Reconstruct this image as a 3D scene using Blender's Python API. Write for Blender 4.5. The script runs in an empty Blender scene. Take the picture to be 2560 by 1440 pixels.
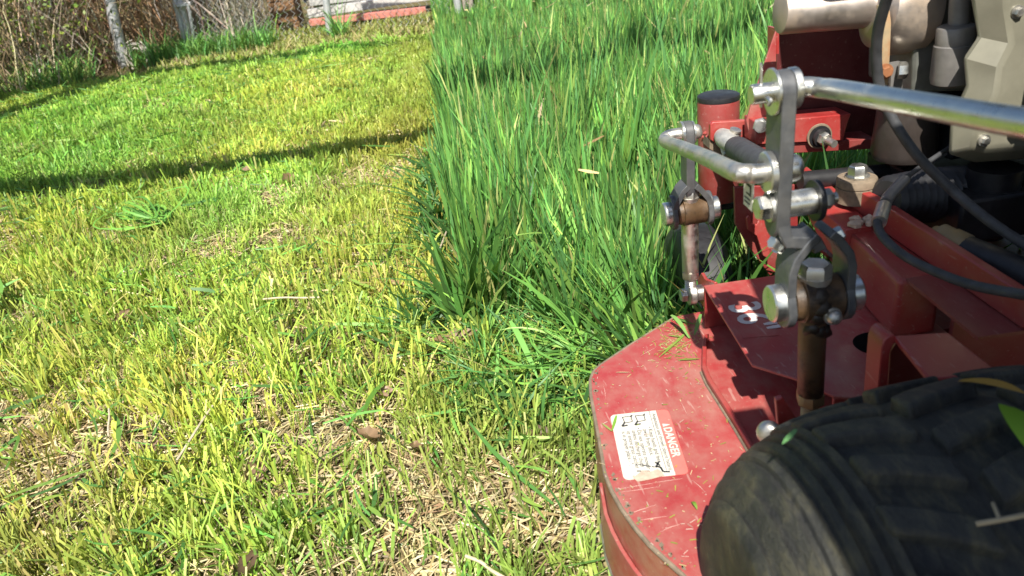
import bpy, bmesh, math, random
import numpy as np
from mathutils import Vector, Matrix
rng = np.random.default_rng(7)
random.seed(7)
scene = bpy.context.scene
COL = scene.collection
rad = math.radians

# ------------------------------------------------------------------ camera
CAM_H, PITCH, YAW, ROLL, FPX = .75, rad(26), rad(1.5), rad(7.5), 1900.0
_d = Vector((math.sin(YAW)*math.cos(PITCH), math.cos(YAW)*math.cos(PITCH), -math.sin(PITCH)))
_r0 = Vector((math.cos(YAW), -math.sin(YAW), 0)); _u0 = _r0.cross(_d)
CR = _r0*math.cos(ROLL) - _u0*math.sin(ROLL)
CU = _u0*math.cos(ROLL) + _r0*math.sin(ROLL)
CD = _d; CP = Vector((0, 0, CAM_H))
cam = bpy.data.cameras.new('camera'); camo = bpy.data.objects.new('camera', cam); COL.objects.link(camo)
m = Matrix((CR, CU, -CD)).transposed().to_4x4(); m.translation = CP
camo.matrix_world = m
cam.sensor_width = 36; cam.lens = 36*FPX/2560
cam.clip_start = .01; cam.clip_end = 2000
cam.dof.use_dof = True; cam.dof.focus_distance = 1.3; cam.dof.aperture_fstop = 8.5
scene.camera = camo

# ------------------------------------------------------------------ sky, sun, exposure
SUN_EL, SUN_AZ = rad(51), rad(-10)        # azimuth: degrees to the right of straight behind
S = Vector((math.sin(SUN_AZ)*math.cos(SUN_EL), -math.cos(SUN_AZ)*math.cos(SUN_EL), math.sin(SUN_EL)))
world = bpy.data.worlds.new('World'); scene.world = world; world.use_nodes = True
wn = world.node_tree; bg = wn.nodes['Background']
sky = wn.nodes.new('ShaderNodeTexSky'); sky.sky_type = 'NISHITA'; sky.sun_disc = False
sky.sun_elevation = SUN_EL; sky.sun_rotation = math.atan2(S.x, S.y); sky.air_density = 1.0; sky.dust_density = 1.0
wn.links.new(sky.outputs[0], bg.inputs[0]); bg.inputs[1].default_value = .07
sun = bpy.data.lights.new('sun', 'SUN'); sun.energy = 5.0; sun.angle = rad(.5); sun.color = (1, .95, .86)
suno = bpy.data.objects.new('sun', sun); COL.objects.link(suno)
suno.rotation_euler = S.to_track_quat('Z', 'Y').to_euler(); suno.location = (0, 0, 6)
vs = scene.view_settings; vs.view_transform = 'Standard'; vs.look = 'None'; vs.exposure = .8; vs.gamma = 1
scene.cycles.max_bounces = 6; scene.cycles.transparent_max_bounces = 4

# ------------------------------------------------------------------ helpers
def ray(u, v): return CR*((u-1280)/FPX) + CU*((720-v)/FPX) + CD
def px(u, v, X=None, Y=None, Z=None):
    """the point of the place seen at photo pixel (u, v) on the plane X=, Y= or Z="""
    k = ray(u, v)
    t = X/k.x if X is not None else (Y/k.y if Y is not None else (Z-CAM_H)/k.z)
    return CP + k*t
def tag(o, label=None, cat=None, group=None, kind=None):
    for k, v in (('label', label), ('category', cat), ('group', group), ('kind', kind)):
        if v: o[k] = v
    return o
def empty(name, loc):
    o = bpy.data.objects.new(name, None); COL.objects.link(o); o.location = loc; return o

class B:
    def __init__(s): s.v = []; s.f = []
    def add(s, vs, fs):
        n = len(s.v); s.v += [Vector(p) for p in vs]; s.f += [tuple(i+n for i in f) for f in fs]; return s
    def box(s, lo, hi):
        x0, y0, z0 = lo; x1, y1, z1 = hi
        return s.add([(x0,y0,z0),(x1,y0,z0),(x1,y1,z0),(x0,y1,z0),(x0,y0,z1),(x1,y0,z1),(x1,y1,z1),(x0,y1,z1)],
                     [(0,3,2,1),(4,5,6,7),(0,1,5,4),(1,2,6,5),(2,3,7,6),(3,0,4,7)])
    def frame(s, d):
        d = Vector(d).normalized(); a = Vector((0,0,1)) if abs(d.z) < .9 else Vector((1,0,0))
        x = a.cross(d).normalized(); return x, d.cross(x)
    def cyl(s, p0, p1, r0, r1=None, n=20, caps=True, rot=0):
        return s.lathe(p0, p1, [(0, r0), (1, r0 if r1 is None else r1)], n, caps, rot)
    def lathe(s, p0, p1, prof, n=24, caps=True, rot=0):
        p0 = Vector(p0); p1 = Vector(p1); x, y = s.frame(p1-p0); vs = []; fs = []
        for t, r in prof:
            c = p0.lerp(p1, t)
            for i in range(n):
                a = 2*math.pi*i/n + rot; vs.append(c + x*(math.cos(a)*r) + y*(math.sin(a)*r))
        for k in range(len(prof)-1):
            for i in range(n):
                j = (i+1) % n; fs.append((k*n+i, k*n+j, (k+1)*n+j, (k+1)*n+i))
        if caps: fs.append(tuple(reversed(range(n)))); fs.append(tuple((len(prof)-1)*n+i for i in range(n)))
        return s.add(vs, fs)
    def hexa(s, p0, p1, r, rot=.3):          # bolt head with a chamfered end
        return s.lathe(p0, p1, [(0, r), (.8, r), (1, r*.84)], 6, True, rot)
    def dome(s, p0, p1, r, n=18):
        return s.lathe(p0, p1, [(0, r), (.45, r), (.7, r*.92), (.88, r*.7), (1, r*.3)], n)
    def tube(s, pts, r, n=12, sub=6, caps=True):
        pts = [Vector(p) for p in pts]; P = []
        if sub > 1 and len(pts) > 2:
            e = [pts[0]*2-pts[1]] + pts + [pts[-1]*2-pts[-2]]
            for i in range(1, len(e)-2):
                for k in range(sub):
                    t = k/sub; a, b, c, d = e[i-1:i+3]
                    P.append(.5*((2*b) + (c-a)*t + (2*a-5*b+4*c-d)*t*t + (3*b-a-3*c+d)*t**3))
            P.append(pts[-1])
        else: P = pts
        vs = []; fs = []; x = None
        for i, p in enumerate(P):
            d = (P[min(i+1, len(P)-1)] - P[max(i-1, 0)]).normalized()
            if x is None: x, y = s.frame(d)
            else: x = (x - d*x.dot(d)).normalized(); y = d.cross(x)
            rr = r(i/(len(P)-1)) if callable(r) else r
            for k in range(n):
                a = 2*math.pi*k/n; vs.append(p + x*(math.cos(a)*rr) + y*(math.sin(a)*rr))
        for i in range(len(P)-1):
            for k in range(n):
                j = (k+1) % n; fs.append((i*n+k, i*n+j, (i+1)*n+j, (i+1)*n+k))
        if caps: fs.append(tuple(reversed(range(n)))); fs.append(tuple((len(P)-1)*n+k for k in range(n)))
        return s.add(vs, fs)
    def prism(s, poly, ext):
        poly = [Vector(p) for p in poly]; n = len(poly); ext = Vector(ext)
        fs = [tuple(range(n)), tuple(n+i for i in reversed(range(n)))]
        fs += [(i, n+i, n+(i+1) % n, (i+1) % n) for i in range(n)]
        return s.add(poly + [p+ext for p in poly], fs)
    def strap(s, path, w, t):
        """flat bar: path of points, w = width vector, t = thickness"""
        path = [Vector(p) for p in path]; w = Vector(w); A = []; C_ = []
        for i, p in enumerate(path):
            d = (path[min(i+1, len(path)-1)] - path[max(i-1, 0)]).normalized()
            nrm = d.cross(w).normalized()*(t/2); A.append(p+nrm); C_.append(p-nrm)
        return s.prism([q-w/2 for q in A] + [q-w/2 for q in reversed(C_)], w)
    def grid(s, fn, nu, nv, flip=False):
        vs = [fn(i/nu, j/nv) for j in range(nv+1) for i in range(nu+1)]; w = nu+1
        fs = [(j*w+i, j*w+i+1, (j+1)*w+i+1, (j+1)*w+i) for j in range(nv) for i in range(nu)]
        return s.add(vs, fs)
    def build(s, name, mat, parent=None, bevel=0, smooth=True, ang=38, seg=2, origin=None):
        root = parent
        while root is not None and root.parent is not None: root = root.parent
        off = Vector(root.location) if root is not None else Vector(origin or (0,0,0))
        me = bpy.data.meshes.new(name); me.from_pydata([tuple(p-off) for p in s.v], [], s.f)
        bm = bmesh.new(); bm.from_mesh(me); bmesh.ops.recalc_face_normals(bm, faces=bm.faces); bm.to_mesh(me); bm.free()
        me.materials.append(mat)
        if smooth:
            me.polygons.foreach_set('use_smooth', [True]*len(me.polygons)); me.set_sharp_from_angle(angle=rad(ang))
        o = bpy.data.objects.new(name, me); COL.objects.link(o)
        if parent is not None: o.parent = parent
        else: o.location = off
        if bevel:
            b = o.modifiers.new('bevel', 'BEVEL'); b.width = bevel; b.segments = seg; b.limit_method = 'ANGLE'; b.angle_limit = rad(35)
        return o

def np_mesh(name, verts, quads, mat, col=None, smooth=True):
    me = bpy.data.meshes.new(name); nv = len(verts); nq = len(quads)
    me.vertices.add(nv); me.vertices.foreach_set('co', verts.astype(np.float32).ravel())
    me.loops.add(nq*4); me.loops.foreach_set('vertex_index', quads.astype(np.int32).ravel())
    me.polygons.add(nq); me.polygons.foreach_set('loop_start', np.arange(0, nq*4, 4, dtype=np.int32))
    if smooth: me.polygons.foreach_set('use_smooth', np.ones(nq, dtype=bool))
    me.update(calc_edges=True)
    if col is not None:
        a = me.attributes.new('tint', 'FLOAT_COLOR', 'POINT')
        a.data.foreach_set('color', np.concatenate([col, np.ones((nv, 1))], 1).astype(np.float32).ravel())
    me.materials.append(mat)
    o = bpy.data.objects.new(name, me); COL.objects.link(o); return o

# ------------------------------------------------------------------ materials
def nodes(name):
    mt = bpy.data.materials.new(name); mt.use_nodes = True; nt = mt.node_tree
    return mt, nt, nt.nodes['Principled BSDF'], nt.links
def noise(nt, scale, detail=4, rough=.55, vec=None):
    n = nt.nodes.new('ShaderNodeTexNoise'); n.inputs['Scale'].default_value = scale
    n.inputs['Detail'].default_value = detail; n.inputs['Roughness'].default_value = rough
    if vec: nt.links.new(vec, n.inputs['Vector'])
    return n
def ramp(nt, src, stops):
    r = nt.nodes.new('ShaderNodeValToRGB'); e = r.color_ramp.elements
    while len(e) < len(stops): e.new(.5)
    for k, (p, c) in enumerate(stops):
        e[k].position = p; e[k].color = (*c, 1) if len(c) == 3 else c
    nt.links.new(src, r.inputs[0]); return r
def mix(nt, fac, a, b):
    n = nt.nodes.new('ShaderNodeMix'); n.data_type = 'RGBA'
    for sock, v in ((n.inputs[0], fac), (n.inputs[6], a), (n.inputs[7], b)):
        if isinstance(v, (int, float)): sock.default_value = v
        elif isinstance(v, tuple): sock.default_value = (*v, 1)
        else: nt.links.new(v, sock)
    return n.outputs[2]
def bump(nt, bs, h, strength, dist=.001):
    b = nt.nodes.new('ShaderNodeBump'); b.inputs['Strength'].default_value = strength; b.inputs['Distance'].default_value = dist
    nt.links.new(h, b.inputs['Height']); nt.links.new(b.outputs[0], bs.inputs['Normal'])
def geo(nt): return nt.nodes.new('ShaderNodeNewGeometry').outputs['Position']

def plain(name, c, rough=.5, metal=0, var=.25, scale=60, spec=.5, bstr=0, coat=0):
    mt, nt, bs, L = nodes(name); g = geo(nt)
    n = noise(nt, scale, 5, .6, g)
    d = tuple(x*(1-var) for x in c); h = tuple(min(1, x*(1+var)) for x in c)
    r = ramp(nt, n.outputs[0], [(.3, d), (.7, h)]); L.new(r.outputs[0], bs.inputs['Base Color'])
    rr = ramp(nt, noise(nt, scale*.6, 3, .6, g).outputs[0], [(.3, (max(.03, rough-.1),)*3), (.7, (min(1, rough+.12),)*3)])
    L.new(rr.outputs[0], bs.inputs['Roughness'])
    bs.inputs['Metallic'].default_value = metal; bs.inputs['Specular IOR Level'].default_value = spec
    bs.inputs['Coat Weight'].default_value = coat; bs.inputs['Coat Roughness'].default_value = .15
    if bstr: bump(nt, bs, n.outputs[0], bstr)
    return mt

def paint(name, c, dust=.35, dustc=(.34, .22, .17), rough=.3, scratch=.6, coat=.3):
    """worn enamel: dust film, fine scratches, specks of dirt"""
    mt, nt, bs, L = nodes(name); g = geo(nt)
    big = noise(nt, 9, 6, .65, g); fine = noise(nt, 160, 3, .6, g)
    base = ramp(nt, big.outputs[0], [(.25, tuple(x*.86 for x in c)), (.75, tuple(min(1, x*1.1) for x in c))]).outputs[0]
    dm = ramp(nt, noise(nt, 22, 8, .72, g).outputs[0], [(.38, (0,)*3), (.85, (dust,)*3)]).outputs[0]
    base = mix(nt, dm, base, dustc)
    mp2 = nt.nodes.new('ShaderNodeMapping'); mp2.inputs['Scale'].default_value = (9, 4, 9); mp2.inputs['Rotation'].default_value = (0, 0, -.6); L.new(g, mp2.inputs[0])
    base = mix(nt, ramp(nt, noise(nt, 1.6, 7, .7, mp2.outputs[0]).outputs[0], [(.5, (0,)*3), (.72, (dust*.7,)*3)]).outputs[0], base, tuple(x*1.15 for x in dustc))
    mp = nt.nodes.new('ShaderNodeMapping'); mp.inputs['Scale'].default_value = (60, 9, 60); mp.inputs['Rotation'].default_value = (.2, .3, .5); L.new(g, mp.inputs[0])
    sm = ramp(nt, noise(nt, 3, 2, .5, mp.outputs[0]).outputs[0], [(.66, (0,)*3), (.72, (scratch*.5,)*3)]).outputs[0]
    base = mix(nt, sm, base, (.5, .33, .28))
    sp = ramp(nt, fine.outputs[0], [(.66, (0,)*3), (.74, (scratch*.55,)*3)]).outputs[0]
    base = mix(nt, sp, base, (.42, .30, .22))
    L.new(base, bs.inputs['Base Color'])
    rr = ramp(nt, noise(nt, 22, 8, .72, g).outputs[0], [(.3, (rough,)*3), (.8, (min(1, rough+.35),)*3)]); L.new(rr.outputs[0], bs.inputs['Roughness'])
    bs.inputs['Coat Weight'].default_value = coat; bs.inputs['Coat Roughness'].default_value = .2
    bump(nt, bs, fine.outputs[0], .12, .0006); return mt

def metal(name, c, rough=.3, stain=(.3, .22, .14), amt=.25, bstr=.1, met=1.0, scale=70):
    mt, nt, bs, L = nodes(name); g = geo(nt)
    n = noise(nt, scale, 6, .65, g)
    f = ramp(nt, noise(nt, scale*.35, 6, .7, g).outputs[0], [(.44, (0,)*3), (.62, (amt,)*3)]).outputs[0]
    b = ramp(nt, n.outputs[0], [(.3, tuple(x*.85 for x in c)), (.7, tuple(min(1, x*1.1) for x in c))]).outputs[0]
    L.new(mix(nt, f, b, stain), bs.inputs['Base Color'])
    rr = ramp(nt, n.outputs[0], [(.3, (max(.04, rough-.08),)*3), (.75, (rough+.2,)*3)]); L.new(rr.outputs[0], bs.inputs['Roughness'])
    mm = nt.nodes.new('ShaderNodeMath'); mm.operation = 'MULTIPLY_ADD'; L.new(f, mm.inputs[0]); mm.inputs[1].default_value = -1.2; mm.inputs[2].default_value = met
    mm.use_clamp = True; L.new(mm.outputs[0], bs.inputs['Metallic'])
    bump(nt, bs, n.outputs[0], bstr, .0008); return mt

def leafmat(name, trans=.35, gloss=.06, rough=.35):
    """thin leaf: diffuse + translucent + a little sheen, colour from the blade's own tint"""
    mt = bpy.data.materials.new(name); mt.use_nodes = True; nt = mt.node_tree; L = nt.links
    nt.nodes.remove(nt.nodes['Principled BSDF']); out = nt.nodes['Material Output']
    a = nt.nodes.new('ShaderNodeAttribute'); a.attribute_name = 'tint'
    d = nt.nodes.new('ShaderNodeBsdfDiffuse'); t = nt.nodes.new('ShaderNodeBsdfTranslucent'); gl = nt.nodes.new('ShaderNodeBsdfGlossy')
    gl.inputs['Roughness'].default_value = rough; gl.inputs['Color'].default_value = (.9, .95, .9, 1)
    L.new(a.outputs[0], d.inputs[0]); L.new(mix(nt, .35, a.outputs[0], (.35, .42, .03)), t.inputs[0])
    m1 = nt.nodes.new('ShaderNodeMixShader'); m1.inputs[0].default_value = trans; L.new(d.outputs[0], m1.inputs[1]); L.new(t.outputs[0], m1.inputs[2])
    m2 = nt.nodes.new('ShaderNodeMixShader'); m2.inputs[0].default_value = gloss; L.new(m1.outputs[0], m2.inputs[1]); L.new(gl.outputs[0], m2.inputs[2])
    L.new(m2.outputs[0], out.inputs[0]); return mt

RED = paint('red_enamel', (.34, .028, .026), .3)
RED_DUSTY = paint('dusty_red_enamel', (.35, .042, .042), .6, (.37, .24, .185), .42, .9)
RED_SHADED = paint('shaded_red_enamel', (.22, .022, .022), .3, (.3, .2, .15), .4, .3)  # same red enamel, darkened for parts that lie in shade
CHROME = metal('zinc_plated_steel', (.68, .68, .64), .29, (.4, .36, .28), .12)
CHROME_DULL = metal('dull_zinc_steel', (.55, .54, .5), .36, (.3, .22, .14), .35)
DARKSTEEL = metal('dark_phosphated_steel', (.105, .11, .118), .38, (.18, .16, .12), .2, .08, .5)
RUST = metal('rusty_greasy_steel', (.115, .068, .034), .42, (.016, .011, .007), .95, 1.0, .35, 60)
BRASS = metal('tarnished_brass', (.30, .22, .11), .5, (.2, .16, .1), .5, .3, .4)
MUFFLER = metal('heat_tinted_steel', (.42, .37, .33), .4, (.38, .27, .16), .5, .15, .85, 30)
BLACK = plain('black_plastic', (.018, .018, .02), .45, 0, .3, 90)
RUBBER = plain('grey_rubber', (.05, .052, .056), .6, 0, .3, 70, .4, .2)
DIRTY_TAN = plain('dirt_coated_metal', (.22, .17, .12), .8, .1, .3, 90, .3, .3)
OLIVE = plain('engine_grey_green', (.215, .205, .155), .38, .1, .12, 30)
ENGGREY = plain('cast_engine_grey', (.17, .175, .155), .5, .3, .2, 60, .5, .2)
CANGREY = plain('canister_grey', (.20, .19, .18), .45, .3, .2, 40)
WHITE_LABEL = plain('label_white', (.66, .63, .55), .45, 0, .06, 120)
RED_LABEL = plain('label_red', (.74, .17, .14), .4, 0, .08, 60)
INK = plain('label_ink', (.05, .05, .05), .6, 0, .2, 90)
SILVER_PRINT = plain('silver_print', (.62, .60, .58), .45, 0, .15, 120)
DUSTSTAIN = plain('dried_dust', (.50, .38, .29), .9, 0, .2, 150)
GALV = metal('galvanised_steel', (.55, .56, .57), .5, (.3, .27, .22), .3, .1, .6)
BARK = plain('bark', (.17, .14, .11), .9, 0, .45, 25, .2, .8)
TWIGMAT = leafmat('dry_twigs', .0, .02, .6)
GRASS = leafmat('grass_blades', .22, .03, .5)
STRAW = leafmat('dry_straw', .15, .03, .5)

def tyre_mat():
    mt, nt, bs, L = nodes('muddy_tyre_rubber'); g = geo(nt)
    mpt = nt.nodes.new('ShaderNodeMapping'); mpt.inputs['Scale'].default_value = (2.2, .8, .8); L.new(g, mpt.inputs[0])
    n = noise(nt, 30, 8, .72, mpt.outputs[0]); f = noise(nt, 140, 4, .6, g)
    b = ramp(nt, n.outputs[0], [(.32, (.016, .017, .019)), (.5, (.040, .040, .034)), (.68, (.10, .092, .055))]).outputs[0]
    L.new(b, bs.inputs['Base Color']); bs.inputs['Roughness'].default_value = .62; bs.inputs['Specular IOR Level'].default_value = .4
    bump(nt, bs, n.outputs[0], .9, .006); return mt
TYRE = tyre_mat()

def ground_mat():
    mt, nt, bs, L = nodes('thatch_and_soil'); g = geo(nt)
    a = noise(nt, 3.2, 6, .65, g); b = noise(nt, 60, 6, .7, g)
    c1 = ramp(nt, b.outputs[0], [(.3, (.06, .042, .025)), (.5, (.17, .125, .065)), (.72, (.34, .26, .14))]).outputs[0]
    c2 = ramp(nt, b.outputs[0], [(.3, (.035, .05, .012)), (.7, (.16, .17, .05))]).outputs[0]
    L.new(mix(nt, ramp(nt, a.outputs[0], [(.42, (0,)*3), (.62, (1,)*3)]).outputs[0], c1, c2), bs.inputs['Base Color'])
    bs.inputs['Roughness'].default_value = .95; bs.inputs['Specular IOR Level'].default_value = .1
    bump(nt, bs, b.outputs[0], 1.0, .01); return mt

# ------------------------------------------------------------------ ground
def vnoise(x, y, sc, seed=0):
    """smooth lattice noise in 0..1"""
    r = np.random.default_rng(seed); T = r.random((64, 64))
    x = np.asarray(x)*sc; y = np.asarray(y)*sc
    xi = np.floor(x).astype(int); yi = np.floor(y).astype(int); fx = x-xi; fy = y-yi
    fx = fx*fx*(3-2*fx); fy = fy*fy*(3-2*fy)
    g = lambda a, b: T[a % 64, b % 64]
    return (g(xi, yi)*(1-fx)+g(xi+1, yi)*fx)*(1-fy) + (g(xi, yi+1)*(1-fx)+g(xi+1, yi+1)*fx)*fy
def fnoise(x, y, sc, seed=0):
    return (vnoise(x, y, sc, seed) + .5*vnoise(x, y, sc*2.1, seed+1) + .25*vnoise(x, y, sc*4.3, seed+2))/1.75
def gz(x, y):
    f = np.clip((80-np.hypot(x, y))/60, 0, 1)
    return ((vnoise(x, y, 1.1, 3)-.5)*.05 + (vnoise(x, y, 5, 4)-.5)*.018)*f

def axis(lo, hi, step, far):
    mid = np.arange(lo, hi+step, step); out = []; s = step; p = hi
    while p < far: s *= 1.5; p += s; out.append(p)
    neg = []; s = step; p = lo
    while p > -far: s *= 1.5; p -= s; neg.append(p)
    return np.array(neg[::-1] + list(mid) + out)
gx = axis(-5, 5, .07, 500); gy = axis(-1, 10, .07, 500)
X, Y = np.meshgrid(gx, gy); V = np.stack([X.ravel(), Y.ravel(), gz(X.ravel(), Y.ravel())-.004], 1)
w = len(gx); i, j = np.meshgrid(np.arange(w-1), np.arange(len(gy)-1)); q = (j*w+i).ravel()
tag(np_mesh('ground', V, np.stack([q, q+1, q+w+1, q+w], 1), ground_mat()), kind='structure')

# ------------------------------------------------------------------ grass
CUT_X = lambda y: -.085 - .02*np.clip(y-1.5, 0, 5) + (vnoise(y, y*0, 6, 9)-.5)*.05
def blades(pos, h, w, az, lean, curl, segs, c0, c1, pointed=True, side=None):
    """mesh arrays for N blades: az = lean azimuth, lean/curl = sideways reach at tip / h"""
    N = len(pos); t = np.linspace(0, 1, segs+1)
    dx = np.cos(az); dy = np.sin(az)
    reach = (lean[:, None]*t + curl[:, None]*t**2)*h[:, None]
    up = h[:, None]*(t - .35*np.minimum(1, np.abs(lean+curl))[:, None]*t**2)
    cx = pos[:, 0, None]+dx[:, None]*reach; cy = pos[:, 1, None]+dy[:, None]*reach; cz = pos[:, 2, None]+up
    sa = az+np.pi/2 if side is None else side
    wt = (1-t**2.2)*.96+.04 if pointed else 1-.12*t
    wt = wt*np.minimum(1, .55+1.6*t)
    ww = w[:, None]*.5*wt
    sx = np.cos(sa)[:, None]*ww; sy = np.sin(sa)[:, None]*ww
    V = np.stack([np.stack([cx-sx, cy-sy, cz], -1), np.stack([cx+sx, cy+sy, cz], -1)], 2)   # N,segs+1,2,3
    cc = c0[:, None, :]*(1-t)[None, :, None] + c1[:, None, :]*t[None, :, None]
    Cc = np.repeat(cc[:, :, None, :], 2, 2)
    base = (np.arange(N)*(segs+1)*2)[:, None] + (np.arange(segs)*2)[None]
    Q = np.stack([base, base+1, base+3, base+2], -1).reshape(-1, 4)
    return V.reshape(-1, 3), Q, Cc.reshape(-1, 3)
def merge(parts):
    v = []; q = []; c = []; n = 0
    for a, b, d in parts: v.append(a); q.append(b+n); c.append(d); n += len(a)
    return np.concatenate(v), np.concatenate(q), np.concatenate(c)
def scatter(n, x0, x1, y0, y1):
    p = np.stack([rng.uniform(x0, x1, n), rng.uniform(y0, y1, n)], 1); return p
def inview(p, mx=.85, my=.5):
    """keep what the photo, or a camera a step to its side, could see"""
    q = np.stack([p[:, 0]-CP.x, p[:, 1]-CP.y, np.full(len(p), -CP.z+.05)], 1)
    z = q@np.array(CD); z = np.where(z < .05, .05, z); u = q@np.array(CR)/z*FPX/1280; v = q@np.array(CU)/z*FPX/720
    return (np.abs(u) < 1+mx) & (v > -1-my) & (v < 1.6)
def mower_free(p):
    x, y = p[:, 0], p[:, 1]
    deck = (x > .10) & (y > .42) & (y < .93); d2 = (x > .2) & (y > -.1) & (y < 1.0)
    tyre = (x > .10) & (x < .5) & (y > .12) & (y < .62); cw = (x > .31) & (x < .42) & (y > 1.12) & (y < 1.34)
    return ~(deck | d2 | tyre | cw)
def pick(cols, n, wts=None, jit=.18):
    c = np.array(cols)[rng.choice(len(cols), n, p=wts)]
    return c*np.exp(rng.normal(0, jit, (n, 1)))*(1+rng.normal(0, .05, (n, 3)))
def clump(p, k, spread):
    """gather points into tufts"""
    n = len(p); seeds = p[rng.choice(n, max(1, n//k))]
    idx = rng.choice(len(seeds), n); off = rng.normal(0, spread, (n, 2))
    return seeds[idx]+off, idx, len(seeds)
def z3(p, dz=0): return np.concatenate([p, (gz(p[:, 0], p[:, 1])+dz)[:, None]], 1)

YG = [(.40, .48, .06), (.31, .45, .055), (.21, .37, .045), (.12, .26, .04), (.47, .46, .09), (.54, .45, .16)]
def lawn(name, label, y0, y1, x0, x1, dens, segs, hs, ws, tuft, wts):
    n = int(dens*(y1-y0)*(x1-x0)); p = scatter(n, x0, x1, y0, y1)
    a = p[:n//3]; b, idx, ns = clump(p[n//3:], tuft, .011 if y1 < 2.5 else .02)
    p = np.concatenate([a, b]); tid = np.concatenate([np.full(len(a), -1), idx])
    pv = fnoise(p[:, 0], p[:, 1], 3.5, 21)
    thin = np.clip((pv-.28)/.2, .2, 1) if y1 < 2.6 else np.clip((pv-.22)/.2, .3, 1)
    k = (rng.random(len(p)) < thin) & (p[:, 0] < CUT_X(p[:, 1])+.015+np.where(p[:, 1] < 1.35, 9, 0)) & mower_free(p) & inview(p) & (p[:, 1] < 5.95+.1*p[:, 0]*0)
    p = p[k]; tid = tid[k]; n = len(p)
    taz = rng.uniform(0, 6.28, ns+1); th = rng.lognormal(0, .22, ns+1); tc = rng.choice(len(YG), ns+1, p=wts)
    az = np.where(tid >= 0, taz[tid]+rng.normal(0, .7, n), rng.uniform(0, 6.28, n))
    patch = fnoise(p[:, 0], p[:, 1], 1.6, 33)
    h = hs*np.where(tid >= 0, th[tid]*1.1, .8)*rng.lognormal(0, .2, n)*(.7+.6*patch)
    ci = np.where((tid >= 0) & (rng.random(n) < .65), tc[tid], rng.choice(len(YG), n, p=wts))
    g = (fnoise(p[:, 0], p[:, 1], 1.2, 55)-.5)[:, None]*np.where(p[:, 1] < 1.5, .75, 1)[:, None]
    c1 = np.array(YG)[ci]*np.exp(rng.normal(0, .2, (n, 1)))*(1+g*np.array([-1.5, -.1, 0]))
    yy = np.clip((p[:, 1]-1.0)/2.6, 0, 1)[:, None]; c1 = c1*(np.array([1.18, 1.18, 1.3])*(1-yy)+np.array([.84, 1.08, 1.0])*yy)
    dry = np.clip(1.25-.75*np.clip((p[:, 1]-.8)/1.6, 0, 1)-.0, .4, 1.3)[:, None]*(.05+.30*np.clip(fnoise(p[:, 0], p[:, 1], 2.3, 61)*2-.5, 0, 1))[:, None]
    c1 = c1*(1-dry)+np.array([.50, .42, .14])*dry
    c1 = c1*(.72+.56*np.clip(fnoise(p[:, 0], p[:, 1], 4.5, 83)*1.6-.3, 0, 1))[:, None]
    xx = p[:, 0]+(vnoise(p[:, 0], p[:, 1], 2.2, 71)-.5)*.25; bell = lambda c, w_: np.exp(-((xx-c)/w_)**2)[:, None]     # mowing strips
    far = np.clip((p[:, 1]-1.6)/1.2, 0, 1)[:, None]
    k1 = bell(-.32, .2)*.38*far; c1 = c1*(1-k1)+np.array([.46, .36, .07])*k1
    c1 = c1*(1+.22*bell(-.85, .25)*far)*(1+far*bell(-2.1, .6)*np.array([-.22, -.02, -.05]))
    c0 = c1*.75+np.array([.18, .15, .06])*.5
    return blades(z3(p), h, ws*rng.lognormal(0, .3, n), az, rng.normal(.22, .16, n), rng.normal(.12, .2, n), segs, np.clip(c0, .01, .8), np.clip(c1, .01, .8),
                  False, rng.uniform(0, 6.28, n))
def obj_stuff(name, parts, mat, label, cat):
    o = np_mesh(name, *merge(parts)[:2], mat, merge(parts)[2]); return tag(o, label, cat, kind='stuff')
W1 = [.30, .28, .18, .08, .10, .06]; W2 = [.27, .32, .22, .09, .07, .03]
obj_stuff('mown_grass', [
    lawn('n', '', .15, 1.5, -2.2, .35, 20500, 3, .045, .0031, 14, W1),
    lawn('n', '', 1.5, 2.5, -2.9, .1, 18500, 3, .041, .0034, 14, W1),
    lawn('n', '', 2.5, 4.0, -3.9, .1, 11500, 2, .040, .0043, 10, W2),
    lawn('n', '', 4.0, 6.0, -5.0, .1, 8600, 2, .038, .0058, 10, W2)], GRASS, 'short freshly mown yellow green grass stubble covering the left of the lawn', 'grass')

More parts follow.
